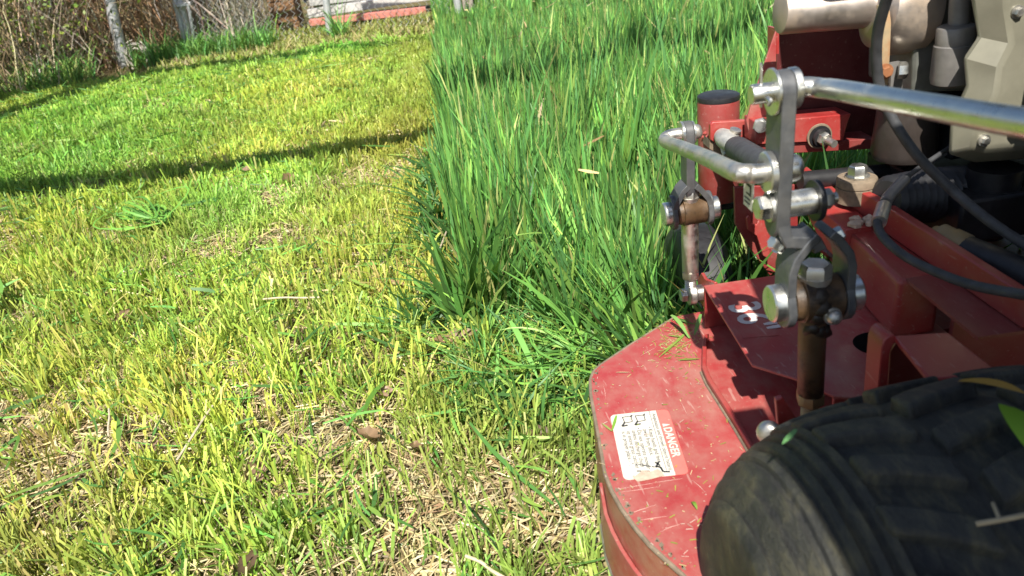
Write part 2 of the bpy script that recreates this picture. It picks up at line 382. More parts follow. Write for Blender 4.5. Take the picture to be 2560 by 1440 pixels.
def lying(n, x0, x1, y0, y1, L_, W_, cols, wts, zmax=.02, mask=None, segs=2, tilt=.18):
    p = scatter(n, x0, x1, y0, y1); k = mower_free(p) & inview(p)
    if mask is not None: k &= mask(p)
    p = p[k]; n = len(p); az = rng.uniform(0, 6.28, n); L = L_*rng.lognormal(0, .4, n); t = np.linspace(-.5, .5, segs+1)
    bend = rng.normal(0, .25, n); tl = rng.normal(0, tilt, n); zz = gz(p[:, 0], p[:, 1])+rng.uniform(.002, zmax, n)
    ax, ay = np.cos(az), np.sin(az); s = L[:, None]*t; o = L[:, None]*bend[:, None]*(t**2)
    cx = p[:, 0, None]+ax[:, None]*s-ay[:, None]*o; cy = p[:, 1, None]+ay[:, None]*s+ax[:, None]*o
    cz = np.maximum(zz[:, None]+s*tl[:, None], gz(p[:, 0], p[:, 1])[:, None]+.001)
    w = (W_*rng.lognormal(0, .35, n))[:, None]*(1-.5*np.abs(t*2))*.5; ro = rng.uniform(-.9, .9, n)[:, None]
    V = np.stack([np.stack([cx+ay[:, None]*w*np.cos(ro), cy-ax[:, None]*w*np.cos(ro), cz+w*np.sin(ro)], -1), np.stack([cx-ay[:, None]*w*np.cos(ro), cy+ax[:, None]*w*np.cos(ro), cz-w*np.sin(ro)], -1)], 2)
    c = pick(cols, n, wts, .25); Cc = np.repeat(c[:, None, :], (segs+1)*2, 1)
    base = (np.arange(n)*(segs+1)*2)[:, None]+(np.arange(segs)*2)[None]
    return V.reshape(-1, 3), np.stack([base, base+1, base+3, base+2], -1).reshape(-1, 4), np.clip(Cc.reshape(-1, 3), .01, .85)
SC = [(.56, .46, .24), (.44, .34, .17), (.64, .54, .32), (.28, .19, .10), (.36, .29, .19)]
SW = [.36, .24, .18, .12, .1]
bare = lambda p: rng.random(len(p)) < np.clip(1.25-1.7*(fnoise(p[:, 0], p[:, 1], 3.5, 21)-.2)/.5, .2, 1)
leftof = lambda p: (p[:, 0] < CUT_X(p[:, 1])+.02+np.where(p[:, 1] < 1.5, 9, 0))
obj_stuff('dry_straw', [lying(78000, -2.2, .35, .15, 1.6, .046, .0026, SC, SW, .016, bare),
    lying(27000, -2.9, .1, 1.6, 2.8, .055, .0036, SC, SW, .014, lambda p: bare(p) & leftof(p)),
    lying(14000, -3.8, .1, 2.8, 6.2, .07, .006, SC, SW, .016, lambda p: bare(p) & leftof(p)),
    lying(900, 0, 3, 1.6, 6, .05, .008, SC, SW, .22, lambda p: p[:, 0] > .05, tilt=.5)], STRAW,
    'pale dry straw and thatch lying between the mown stubble', 'straw')
GC = [(.10, .25, .05), (.16, .33, .06), (.25, .40, .07), (.07, .17, .04)]
obj_stuff('cut_grass_clippings', [lying(1500, -1.5, .3, .4, 1.9, .075, .0055, GC, None, .045, segs=3),
    lying(9000, -4.2, -.15, 2.0, 6.0, .085, .006, GC, None, .05, lambda p: leftof(p) & (rng.random(len(p)) < np.clip(.15+.9*(-p[:, 0]-.4)/2.4, .06, 1)), segs=3),
    lying(600, -.08, .36, 1.0, 1.55, .12, .006, GC, None, .05, segs=4, tilt=.25)], GRASS,
    'loose cut green blades scattered over the mown lawn', 'clippings')

# tall uncut grass
TG = [(.115, .30, .068), (.16, .36, .078), (.08, .225, .062), (.225, .42, .085), (.30, .46, .10), (.45, .48, .17)]
TW = [.29, .24, .22, .12, .07, .06]
def tall(n, x0, x1, y0, y1, segs, w0, hm=.235, tuft=24):
    p = scatter(n, x0, x1, y0, y1); p, tid, ns = clump(p, tuft, .026)
    edge = 1.38-.30*np.clip((p[:, 0]-.03)/.2, 0, 1)
    k = (p[:, 0] > CUT_X(p[:, 1])+.01) & (p[:, 1] > edge-.05*vnoise(p[:, 0], p[:, 1]*0, 9, 5)) & mower_free(p) & inview(p, .35)
    p = p[k]; tid = tid[k]; n = len(p)
    taz = rng.uniform(0, 6.28, ns); th = rng.lognormal(0, .17, ns)
    e = np.clip(1-(p[:, 0]-CUT_X(p[:, 1]))/.13, 0, 1); f = np.clip(1-(p[:, 1]-edge[k]+.02)/.28, 0, 1)*(p[:, 0] < 1)
    az = taz[tid]+rng.normal(0, .6, n)
    vx = np.cos(az)*.55+e*.12-.2*f; vy = np.sin(az)*.55-f*.7; az = np.arctan2(vy, vx)
    h = hm*th[tid]*rng.lognormal(0, .17, n)*(.8+.4*fnoise(p[:, 0], p[:, 1], 1.3, 77))*(1-.42*np.clip((p[:, 1]-2.6)/2.8, 0, 1)*np.clip(1.3-p[:, 0]*.35, .3, 1))
    ln = np.abs(rng.normal(.08, .07, n))*(1-.25*e)+.15*f; cu = np.abs(rng.normal(.07, .11, n))*(1-.4*e)+.22*f*rng.random(n)
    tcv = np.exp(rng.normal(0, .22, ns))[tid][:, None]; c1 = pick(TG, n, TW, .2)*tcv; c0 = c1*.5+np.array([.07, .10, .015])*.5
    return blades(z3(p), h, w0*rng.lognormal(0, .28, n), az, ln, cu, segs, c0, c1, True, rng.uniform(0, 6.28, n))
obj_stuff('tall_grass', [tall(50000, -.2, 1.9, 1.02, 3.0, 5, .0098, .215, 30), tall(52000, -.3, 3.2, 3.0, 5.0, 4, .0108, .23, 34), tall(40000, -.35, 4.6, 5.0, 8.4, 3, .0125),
    ], GRASS, 'dense tall uncut green grass standing right of the mown strip', 'grass')
# ragged shorter blades between the standing edge and the deck
def ragged(n=1300):
    p = np.stack([rng.uniform(-.1, .32, n), rng.uniform(1.0, 1.5, n)], 1); p, tid, ns = clump(p, 12, .02); k = mower_free(p) & (p[:, 0] > -.1); p = p[k]; n = len(p); c1 = pick(TG, n, TW, .25)
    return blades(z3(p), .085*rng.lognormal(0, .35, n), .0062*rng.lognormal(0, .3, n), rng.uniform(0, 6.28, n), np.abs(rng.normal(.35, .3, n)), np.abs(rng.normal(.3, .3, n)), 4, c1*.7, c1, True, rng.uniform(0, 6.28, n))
def edge_weeds(n=1500):
    y = rng.uniform(1.36, 2.6, n); p = np.stack([CUT_X(y)+rng.normal(-.015, .03, n), y], 1); p, tid, ns = clump(p, 18, .02); k = fnoise(p[:, 0]*0, p[:, 1], 3, 15) > .4; p = p[k]; n = len(p)
    c1 = pick([(.045, .13, .03), (.06, .17, .035), (.09, .22, .05)], n, None, .25)
    return blades(z3(p), .075*rng.lognormal(0, .35, n), .011*rng.lognormal(0, .3, n), rng.uniform(0, 6.28, n), np.abs(rng.normal(.45, .3, n)), np.abs(rng.normal(.4, .3, n)), 4, c1*.8, c1, True, rng.uniform(0, 6.28, n))
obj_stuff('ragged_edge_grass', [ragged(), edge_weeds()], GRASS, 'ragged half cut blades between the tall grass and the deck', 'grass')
# grass standing under the mower frame, between the deck and the front caster
def under():
    n = 900; p = np.stack([rng.uniform(.27, .8, n), rng.uniform(1.0, 1.4, n)], 1); p = p[~((p[:, 0] > .3) & (p[:, 0] < .43) & (p[:, 1] > 1.1))]; n = len(p)
    c1 = pick(TG, n, TW, .2)
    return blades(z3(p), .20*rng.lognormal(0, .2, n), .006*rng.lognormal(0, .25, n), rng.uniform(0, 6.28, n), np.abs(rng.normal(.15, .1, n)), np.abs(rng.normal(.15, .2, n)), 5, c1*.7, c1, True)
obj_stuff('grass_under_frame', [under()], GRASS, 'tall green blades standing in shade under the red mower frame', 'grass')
# ------------------------------------------------------------------ (objects follow)
# ------------------------------------------------------------------ the mower
MW = empty('walk_behind_mower', (.5, .6, 0))
tag(MW, 'red walk-behind mower with steel lift linkage, parked on the cut edge of the lawn', 'mower')
def part(b, name, mat, parent=MW, bevel=0, **k): return b.build(name, mat, parent, bevel, **k)
ZD = .185                      # deck top
def dk(u, v, z=ZD): return px(u, v, Z=z)
# deck shell: top sheet, side wall, rim
edge_px = [(1690,790),(1585,855),(1500,912),(1484,928),(1477,948),(1479,986),(1490,1045),(1502,1110),(1515,1183),(1532,1225),(1556,1268),(1588,1313),(1626,1358),(1665,1394),(1703,1428),(1740,1462)]
E_ = [dk(*p) for p in edge_px]
top = E_ + [Vector((.175,.49,ZD)), Vector((.22,.585,ZD)), Vector((.9,.6,ZD)), Vector((.9,.985,ZD)), Vector((.45,1.0,ZD))]
b = B().prism(top, (0,0,-.004)); deck = part(b, 'deck_top', RED_DUSTY, bevel=.0015)
def offset(pts, d, z):
    out = []
    for i, p in enumerate(pts):
        t = (pts[min(i+1, len(pts)-1)]-pts[max(i-1, 0)]); n = Vector((-t.y, t.x, 0)).normalized()
        # outward = away from deck centre
        if n.dot(Vector((.5,.75,0))-p) > 0: n = -n
        out.append(Vector((p.x+n.x*d, p.y+n.y*d, z)))
    return out
def band(b, pts, d0, z0, d1, z1, th=.004):
    a = offset(pts, d0, z0); c = offset(pts, d1, z1); a2 = offset(pts, d0-th, z0); c2 = offset(pts, d1-th, z1); n = len(pts)
    vs = a+c+c2+a2; fs = []
    for i in range(n-1):
        for k in range(4): 
            k2 = (k+1) % 4; fs.append((k*n+i, k*n+i+1, k2*n+i+1, k2*n+i))
    fs += [(0, n, 2*n, 3*n), (n-1, 4*n-1, 3*n-1, 2*n-1)]
    return b.add(vs, fs)
part(band(B(), E_, .0005, ZD-.0045, .0015, .062), 'deck_side_wall', paint('scuffed_red_side', (.34,.035,.03), .75, (.36,.24,.15), .45, .9))
part(B().tube([p+Vector((0,0,-.0025)) for p in offset(E_, .0005, ZD)], .0028, 8, 1), 'edge_weld_seam', DIRTY_TAN)
SK = E_[7:]
part(band(B(), SK, .0062, .128, .008, .058, .0045), 'skirt_bar', RED_DUSTY, bevel=.001)
part(B().tube([p+Vector((0,0,.002)) for p in offset(SK, .0065, .058)], .0035, 6, 1), 'skirt_lower_lip', CHROME_DULL)
# chipped paint along the rim and scratches across the top
b = B(); rim_in = offset(E_, -.003, ZD+.0007)
for k in range(70):
    i = random.randrange(1, len(E_)-2); p = rim_in[i].lerp(rim_in[i+1], random.random())+Vector((random.uniform(0,.005), random.uniform(-.003,.003), 0)); r = random.choice([.0006,.001,.0014,.002])
    b.prism([p+Vector((math.cos(a)*r*random.uniform(.5,1.6), math.sin(a)*r*random.uniform(.7,2.4), 0)) for a in (0,1.05,2.1,3.14,4.2,5.25)], (0,0,-.0003))
part(b, 'paint_chips', DIRTY_TAN, smooth=False)['kind'] = 'stuff'
b = B()
for a_, c_ in (((1545,1222),(1640,1206)),((1640,1206),(1706,1196)),((1552,1230),(1650,1216)),((1508,960),(1514,1000)),((1560,1290),(1640,1262)),((1650,1330),(1700,1310)),((1730,1200),(1765,1232)),((1600,890),(1640,868)),((1700,1000),(1720,1040)),((1600,1300),(1668,1290))):
    p, q = px(*a_, Z=ZD+.0007), px(*c_, Z=ZD+.0007); n_ = Vector((-(q-p).y, (q-p).x, 0)).normalized()*.00028; mid = p.lerp(q,.5)+n_*random.uniform(-4,4)
    b.prism([p, mid-n_, q, mid+n_], (0,0,-.0003))
part(b, 'scratches', plain('scratched_primer', (.55,.36,.31), .7), smooth=False)['kind'] = 'stuff'
# raised lip that runs back along the deck, and the upright that carries the size plate
lip_px = [(1762,850),(1756,868),(1755,932),(1768,962),(1800,1012),(1838,1072),(1885,1152),(1930,1230)]
L_ = [dk(*p) for p in lip_px]
b = B(); n = len(L_); th = .006
vs = []; 
for p in L_: vs += [p+Vector((0,0,.0)), p+Vector((0,0,.009)), p+Vector((th,0,.009)), p+Vector((th,0,0))]
fs = []
for i in range(n-1):
    for k in range(4): fs.append((4*i+k, 4*i+(k+1)%4, 4*i+4+(k+1)%4, 4*i+4+k))
b.add(vs, fs); part(b, 'deck_lip', RED, bevel=.001)
part(B().tube([p+Vector((-.0015,0,.0012)) for p in L_[2:]], .0016, 6, 1), 'lip_dirt_line', DIRTY_TAN)
ZP = .252                      # size plate
p0 = px(1762,718,Z=ZP); p1 = px(1880,911,Z=ZP)
YF = p0.y
up = B().prism([(p0.x, YF, ZD+.0005), (p0.x, YF, ZP-.0045), (.47, YF, ZP-.0045), (.47, YF, ZD+.0005)], (0, .006, 0))
part(up, 'plate_upright', RED_SHADED, bevel=.001)
pl = [p0, p1, px(1986,944,Z=ZP), px(2086,990,Z=ZP), px(2230,1000,Z=ZP), Vector((.52, px(2230,1000,Z=ZP).y, ZP)), Vector((.52, YF+.006, ZP)), Vector((p0.x, YF+.006, ZP))]
plate = part(B().prism(pl, (0,0,-.0042)), 'size_plate', RED_DUSTY, bevel=.0012)
a = px(2086,990,Z=ZP); c = Vector((.52, px(2230,1000,Z=ZP).y, ZP))
part(B().prism([a+Vector((0,.0002,-.0045)), c+Vector((0,.0002,-.0045)), (c.x, c.y, ZD+.001), (a.x, a.y, ZD+.001)], (0,.005,0)), 'plate_rear_flange', RED, bevel=.001)
# dark round hole in the plate: a raised black disc painted as its shaded depth
hc = px(2192,860,Z=ZP)
part(B().lathe(hc+Vector((0,0,.0005)), hc+Vector((0,0,.0022)), [(0,.026),(1,.024)], 28), 'hole_shade_disc', plain('hole_shade_black', (.004,.004,.004), .9, 0, .2, 60, .05))
# small nut and clip on the upright
nc = px(1822,868,Y=YF-.002)
clip = part(B().box((nc.x-.012, YF-.004, nc.z-.014), (nc.x+.010, YF-.0005, nc.z+.016)), 'clip_plate', CHROME_DULL, bevel=.001)
b = B().hexa((nc.x+.002, YF-.004, nc.z-.001), (nc.x+.002, YF-.013, nc.z-.001), .008).cyl((nc.x+.002, YF-.013, nc.z-.001), (nc.x+.002, YF-.02, nc.z-.001), .0042, n=12)
part(b, 'bolt', DIRTY_TAN, clip)
# "36"" print on the plate
def text_mesh(name, body, mat, parent, org, ex, ey, size, zoff, bold=0, align='LEFT'):
    cu = bpy.data.curves.new(name, 'FONT'); cu.body = body; cu.size = size; cu.align_x = align; cu.offset = bold; cu.resolution_u = 3
    to = bpy.data.objects.new(name, cu); COL.objects.link(to)
    dg = bpy.context.evaluated_depsgraph_get(); me = bpy.data.meshes.new_from_object(to.evaluated_get(dg))
    bpy.data.objects.remove(to); root = parent
    while root.parent is not None: root = root.parent
    off = Vector(root.location); ex = Vector(ex).normalized(); ey = Vector(ey).normalized()
    for v in me.vertices: v.co = Vector(org) + ex*v.co.x + ey*v.co.y + Vector((0,0,zoff)) - off
    me.materials.clear(); me.materials.append(mat); me.name = name
    o = bpy.data.objects.new(name, me); COL.objects.link(o); o.parent = parent; return o
# print reads along -Y, letter tops towards +X
s0 = px(1812,766,Z=ZP); s1 = px(1862,834,Z=ZP)
sd = part(B().prism([px(1806,762,Z=ZP+.0006), px(1858,845,Z=ZP+.0006), px(1948,838,Z=ZP+.0006), px(1885,756,Z=ZP+.0006)], (0,0,-.0004)), 'size_decal', RED_DUSTY)
text_mesh('lettering', '36"', SILVER_PRINT, sd, px(1818,764,Z=ZP), (.0,-1,0), (1,.05,0), .058, .0011, .0012)
# danger decal
DZ = ZD+.0005
tl, bl_, tr, br = dk(1525,1038,DZ), dk(1560,1200,DZ), dk(1672,1031,DZ), dk(1728,1197,DZ)
exD = (bl_-tl).normalized(); eyD = Vector((-exD.y, exD.x, 0)); Lg = (bl_-tl).length; Wd = (tr-tl).dot(eyD)
def dq(s, t): return tl + exD*(s*Lg) + eyD*(t*Wd)
def rounded(s0, t0, s1, t1, r, corners=(1,1,1,1)):
    pts = []
    for (cs, ct, a0, on) in ((s1-r/Lg, t1-r/Wd, 0, corners[0]), (s0+r/Lg, t1-r/Wd, 90, corners[1]), (s0+r/Lg, t0+r/Wd, 180, corners[2]), (s1-r/Lg, t0+r/Wd, 270, corners[3])):
        if on:
            for k in range(5):
                a = rad(a0+k*22.5); pts.append(dq(cs, ct)+exD*(math.cos(a)*r)+eyD*(math.sin(a)*r))
        else: pts.append(dq(s1 if a0 in (0, 270) else s0, t1 if a0 in (0, 90) else t0))
    return pts
dec = part(B().prism(rounded(0, 0, 1, .79, .006, (0,0,1,1)), (0,0,-.0004)), 'warning_decal', WHITE_LABEL)
tag(dec, 'white and red danger decal, torn and dusty at one end')
part(B().prism(rounded(0, .792, 1, 1, .006, (1,1,0,0)), (0,0,-.0004)), 'red_band', RED_LABEL, dec)
def dtext(body, s, t, size, mat=INK, bold=0): return text_mesh('lettering', body, mat, dec, dq(s, t), exD, eyD, size, .0005, bold)
dtext('DANGER', .30, .83, .0135, WHITE_LABEL, .0003)
part(B().prism([dq(.235,.83)+Vector((0,0,.0005)), dq(.285,.83)+Vector((0,0,.0005)), dq(.26,.955)+Vector((0,0,.0005))], (0,0,-.0002)), 'warning_triangle', WHITE_LABEL, dec)
dtext('Amputation and thrown objects hazard.', .05, .71, .0066)
part(B().prism([dq(.0,.672)+Vector((0,0,.0006)), dq(.93,.672)+Vector((0,0,.0006)), dq(.93,.68)+Vector((0,0,.0006)), dq(.0,.68)+Vector((0,0,.0006))], (0,0,-.0002)), 'rule_line', INK, dec)
for k, tline in enumerate(['• Keep hands and feet', '  away from deck.', '• Do not operate mower', '  unless discharge chute', '  or entire grass catcher', '  is in proper place.']):
    dtext(tline, .26, .575-.085*k-(.02 if k > 1 else 0), .0074)
def stroke(b, pts, w=.0011):
    pts = [dq(*p)+Vector((0,0,.0006)) for p in pts]
    for p, q in zip(pts, pts[1:]):
        n_ = Vector((-(q-p).y, (q-p).x, 0)).normalized()*w/2
        b.prism([p-n_, q-n_, q+n_, p+n_], (0,0,-.00015))
    return b
for t in (.20, .42):
    b = B(); stroke(b, [(.06,t),(.06,t+.15),(.15,t+.15),(.16,t+.02),(.06,t)]); stroke(b, [(.04,t+.17),(.07,t+.14)], .002); stroke(b, [(.15,t+.02),(.21,t-.04),(.2,t+.06)], .0024)
    part(b, 'pictogram', INK, dec, smooth=False)
b = B()
for (s, t) in ((.0,.0),(.02,.09),(.04,.18)):
    for k in range(5): stroke(b, [(.79+s+k*.014, .18+t+k*.055-.05*0), (.795+s+k*.014, .20+t+k*.055)], .0014)
stroke(b, [(.80,.60),(.86,.54)], .0022); stroke(b, [(.86,.60),(.80,.54)], .0022); stroke(b, [(.90,.22),(.92,.42)], .0016)
part(b, 'pictogram', INK, dec, smooth=False)
part(B().prism([dq(.905,.30)+Vector((0,0,.0008)), dq(.93,.44)+Vector((0,0,.0008)), dq(.90,.55)+Vector((0,0,.0008)), dq(.95,.60)+Vector((0,0,.0008)), dq(1.0,.62)+Vector((0,0,.0008)), dq(1.03,.40)+Vector((0,0,.0008)), dq(1.045,.20)+Vector((0,0,.0008)), dq(.99,.14)+Vector((0,0,.0008))], (0,0,-.0004)), 'torn_patch', DUSTSTAIN, dec)
part(stroke(B(), [(.86,.52),(.88,.60),(.945,.62),(.955,.72)], .0022), 'tear', BLACK, dec)
# ---- box section and rails on the right
bx0 = px(2247,702,Z=.33); bxf = px(2114,572,Z=.33); bxr = px(2366,688,Z=.33)
poly = [(bxf.x, bxf.y, .33), (bx0.x, bx0.y, .33), (bxr.x, bx0.y, .33), (bxr.x+.005, bxf.y, .33)]
part(B().prism(poly, (0,0,-.0775)), 'frame_box', RED, bevel=.007, seg=4)
part(B().prism([(bxr.x-.002, bx0.y-.03, .10), (.98, bx0.y-.03, .10), (.98, bx0.y-.03, .30), (bxr.x-.002, bx0.y-.03, .325)], (0,.006,0)), 'rear_wall', RED_SHADED, bevel=.001)
fl0 = [px(2003,428,Z=.338), px(2062,530,Z=.338), px(2112,574,Z=.338), px(2182,564,Z=.338), px(2088,470,Z=.338), px(2016,414,Z=.338)]
part(B().prism(fl0, (0,0,-.05)), 'frame_rail', RED, bevel=.002)
A0 = px(2120,464,Z=.365); A1 = px(2197,503,Z=.365); A2 = px(2214,515,Z=.365); A3 = px(2575,746,Z=.365)
for q0, q1 in ((A0, A1), (A2, A3)):
    part(B().prism([q0, q1, q1+Vector((.012,0,0)), q0+Vector((.012,0,0))], (0,0,-.035)), 'rail_flange', RED, bevel=.0018)
part(B().prism([A0+Vector((-.03,0,-.0355)), A3+Vector((-.045,0,-.0355)), A3+Vector((.02,0,-.0355)), A0+Vector((.02,0,-.0355))], (0,0,-.004)), 'rail_floor', RED_SHADED)
# inverted U bracket in front of the tyre
YBk = .588; zb = px(2226,842,Y=YBk).z
G = [px(2232,838,Z=zb), px(2370,829,Z=zb), px(2505,934,Z=zb), px(2322,948,Z=zb)]
part(B().prism(G, (0,0,-.0055)), 'bracket_top', paint('clean_red_bracket', (.32,.026,.024), .12), bevel=.002)
part(B().prism([px(u, v, Y=YBk-.002) for u, v in ((2190,1030),(2204,870),(2210,852),(2222,840),(2236,838),(2248,850),(2234,862),(2226,884),(2214,1030))], (0,.026,0)), 'bracket_leg', RED, bevel=.0012)
part(B().prism([px(u, v, Y=YBk+.022) for u, v in ((2226,880),(2244,852),(2345,940),(2345,1030),(2216,1030))], (0,.003,0)), 'bracket_web', RED_SHADED)
tb = px(1962,1000,Y=.60); 
b = B().prism([px(1948,1090,Y=.58), px(1940,1000,Y=.58), px(1958,994,Y=.58), px(2010,1075,Y=.58), px(2010,1100,Y=.58)], (.0,.006,0)); part(b, 'lower_tab', RED, bevel=.001)
c = px(1925,1080,Y=.57); part(B().dome(c, c+Vector((-.006,-.008,.002)), .012), 'tab_bolt', CHROME_DULL)
# ---- linkage helpers
def hexbolt(parent, name, p, d, r, h, mat, washer=None, shank=0):
    p = Vector(p); d = Vector(d).normalized(); b = B()
    if washer: b.cyl(p, p+d*.0025, washer, n=24); p = p+d*.0027
    b.hexa(p, p+d*h, r)
    if shank: b.cyl(p+d*h, p+d*(h+shank), r*.55, n=14)
    return part(b, name, mat, parent)
def plate_yz(x0, x1, yz, name, mat, parent, bevel=.0012): return part(B().prism([(x0, y, z) for y, z in yz], (x1-x0,0,0)), name, mat, parent, bevel)
def stadium(ya, za, yb, zb, ra, rb, n=9):
    """outline of a bar with round ends in the YZ plane"""
    d = Vector((yb-ya, zb-za)).normalized(); a0 = math.atan2(d.y, d.x); pts = []
    for k in range(n): a = a0+math.pi/2+math.pi*k/(n-1); pts.append((ya+math.cos(a)*ra, za+math.sin(a)*ra))
    for k in range(n): a = a0-math.pi/2+math.pi*k/(n-1); pts.append((yb+math.cos(a)*rb, zb+math.sin(a)*rb))
    return pts

def linkage(Yc, arm_top, arm_bot, yoke_c, xl, xr, r_bar, sleeve_bot, sc, near):
    """arm, clevis, trunnion barrel, sleeve; sizes scaled by sc"""
    yx = yoke_c.x; yz = yoke_c.z
    brl = part(B().lathe((xl+.004*sc, Yc, yz), (xr-.004*sc, Yc, yz), [(0,r_bar*.7),(.03,r_bar*.86),(.2,r_bar*.9),(.22,r_bar),(.55,r_bar),(.57,r_bar*.97),(.95,r_bar*.95),(1,r_bar*.8)], 28), 'trunnion_barrel', RUST)
    b = B().cyl((yx, Yc, yz+r_bar*.55), (yx, Yc, yz+r_bar*1.06), .0150*sc, .0165*sc, 20); b.hexa((yx, Yc, yz+r_bar*1.02), (yx, Yc, yz+r_bar*1.02+.0145*sc), .0163*sc, .1)
    part(b, 'cap_bolt', CHROME_DULL, brl)
    if near:
        z0 = Vector((yx+.008, Yc-r_bar*.9, yz-.010)); b = B().cyl(z0+Vector((0,.006,0)), z0+Vector((0,-.004,.001)), .0085, n=16); b.dome(z0+Vector((0,-.004,.001)), z0+Vector((0,-.012,.003)), .0068)
        part(b, 'grease_fitting', CHROME_DULL, brl)
    zt = yz-r_bar*.7; zb = sleeve_bot.z; sx = sleeve_bot.x; rs = .0138*sc
    sl = part(B().lathe((yx, Yc, zt), (sx, Yc, zb), [(0,rs*1.15),(.12,rs),(.3,rs*1.04),(.98,rs),(1,rs*.9)], 24), 'adjuster_sleeve', RUST if near else CHROME_DULL)
    d = Vector((sx-yx, 0, zb-zt)).normalized()
    part(B().hexa(Vector((sx,Yc,zb))+d*-.002, Vector((sx,Yc,zb))+d*.012*sc, rs*1.12, .25), 'lock_nut', BRASS if near else CHROME_DULL, sl)
    b = B(); q = Vector((sx,Yc,zb))+d*.012*sc
    for k in range(14): b.lathe(q+d*(.003*sc*k), q+d*(.003*sc*(k+1)), [(0,rs*.66),(.5,rs*.74),(1,rs*.66)], 14, False)
    part(b, 'thread', BRASS if near else CHROME_DULL, sl)
    # clevis straps with round lower ends
    w = .036*sc
    for side, xx, nm in ((-1, xl, 'clevis_strap'), (1, xr, 'clevis_strap')):
        topx = yx + side*.006*sc; zt2 = arm_bot.z
        t = .0088*sc; path = [Vector((topx, Yc, zt2+.004*sc)), Vector((topx+side*.008*sc, Yc, zt2-.003*sc)), Vector((xx-side*.004*sc, Yc, zt2-.020*sc)), Vector((xx, Yc, zt2-.034*sc)), Vector((xx, Yc, yz+.012*sc))]
        st = part(B().strap(path, (0, w, 0), t), nm, DARKSTEEL, MW, .0012)
        part(B().prism([(xx-t/2*1.02, y, z) for y, z in stadium(Yc, yz+.0125*sc, Yc, yz-.004*sc, w*.5, w*.66)], (t*1.04,0,0)), 'strap_eye', DARKSTEEL, st, .0015)
        part(B().lathe((xx+side*t*.5, Yc, yz), (xx+side*(t*.5+.012*sc), Yc, yz), [(0,.0195*sc),(.85,.0195*sc),(1,.0178*sc)], 28), 'pin_head', CHROME, st)
    return brl
# near linkage
YN = .62
at = px(1946,228,Y=YN); ab = px(1972,592,Y=YN); yk = px(2034,744,Y=YN); xl = px(1962,752,Y=YN).x; xr = px(2105,738,Y=YN).x
sb = px(2026,985,Y=YN)
linkage(YN, at, ab, yk, xl, xr, .0225, sb, .92, True)
def lumps(cs, mat, name, parent):
    b = B()
    for c, r in cs:
        vs = []; c = Vector(c)
        for u in (-1.3,-.75,-.2,.35,.85,1.3):
            for k in range(9): a = k*.698; rr = r*random.uniform(.78,1.2); vs.append(c+Vector((math.cos(u)*math.cos(a)*rr, math.cos(u)*math.sin(a)*rr, math.sin(u)*rr)))
        b.add(vs, [(j*9+i, j*9+(i+1)%9, (j+1)*9+(i+1)%9, (j+1)*9+i) for j in range(5) for i in range(9)]+[tuple(reversed(range(9))), tuple(45+i for i in range(9))])
    return part(b, name, mat, parent, ang=80)
GREASE = plain('black_grease', (.022,.015,.010), .5, 0, .5, 120, .5, .8)
brn = [c_ for c_ in MW.children if c_.name.startswith('trunnion_barrel')][0]
lumps([((yk.x-.003,YN-.0135,yk.z+.008),.0095),((yk.x-.001,YN-.0145,yk.z-.002),.0105),((yk.x-.002,YN-.0115,yk.z-.012),.0105),((yk.x+.008,YN-.010,yk.z-.014),.009)], GREASE, 'grease', brn)
sln = [c_ for c_ in MW.children if c_.name.startswith('adjuster_sleeve')][0]
lumps([((yk.x+.009,YN-.004,yk.z-.036),.0085),((yk.x+.003,YN-.006,yk.z-.033),.0095),((yk.x-.003,YN-.0055,yk.z-.028),.0095)], GREASE, 'grease', sln)
ax = px(1962,400,Y=YN-.012).x; am = px(1962,545,Y=YN); t = .0125
arm = plate_yz(ax-t/2, ax+t/2, stadium(YN, am.z, YN, at.z, .0155, .0175), 'lift_arm', DARKSTEEL, MW, .0014)
part(B().strap([(ax,YN,am.z+.012), (ax+.001,YN,am.z-.004), (ax+.006,YN,am.z-.018), (yk.x-.006,YN,ab.z-.004), (yk.x-.003,YN,ab.z-.012)], (0,.0305,0), t*.98), 'arm_foot', DARKSTEEL, arm, .0014)
lx = ax-t/2
part(B().cyl((lx-.0002,YN,at.z), (lx-.003,YN,at.z), .0195, n=32), 'washer', CHROME, arm, .0006)
b = B().lathe((lx-.003,YN,at.z), (lx-.020,YN,at.z), [(0,.0085),(.9,.0085),(1,.0075)], 22); part(b, 'pivot_pin', CHROME, arm)
b = B().tube([(lx-.0115,YN-.001,at.z-.011),(lx-.0115,YN-.0012,at.z),(lx-.0118,YN,at.z+.022),(lx-.0122,YN,at.z+.0245)], .0013, 8, 4)
b.tube([(lx-.0095,YN-.0095,at.z-.002),(lx-.008,YN-.0125,at.z-.004),(lx-.0095,YN-.0115,at.z-.0075)], .0021, 8, 5); b.tube([(lx-.014,YN,at.z+.0068),(lx-.0215,YN-.002,at.z+.0075)], .0013, 6, 1)
part(b, 'cotter_pin', CHROME, arm)
rx = ax+t/2
part(B().cyl((rx+.0002,YN,at.z+.001), (rx+.0065,YN,at.z+.001), .017, n=30), 'rod_collar', CHROME, arm, .0008)
# long bright lift rod running back to the operator
re = px(2562,308,X=ax+.03); rd = (re-Vector((rx+.02,YN,at.z-.002)))
rod = part(B().tube([(rx+.004,YN,at.z), (rx+.015,YN-.001,at.z+.0005), (rx+.024,YN-.012,at.z), Vector((rx+.02,YN,at.z-.002))+rd*.2+Vector((.002,0,.0015)), re, re+rd*.6], lambda s: .0083 if s > .1 else .0068+.0015*s*10, 22, 8), 'lift_rod', CHROME)
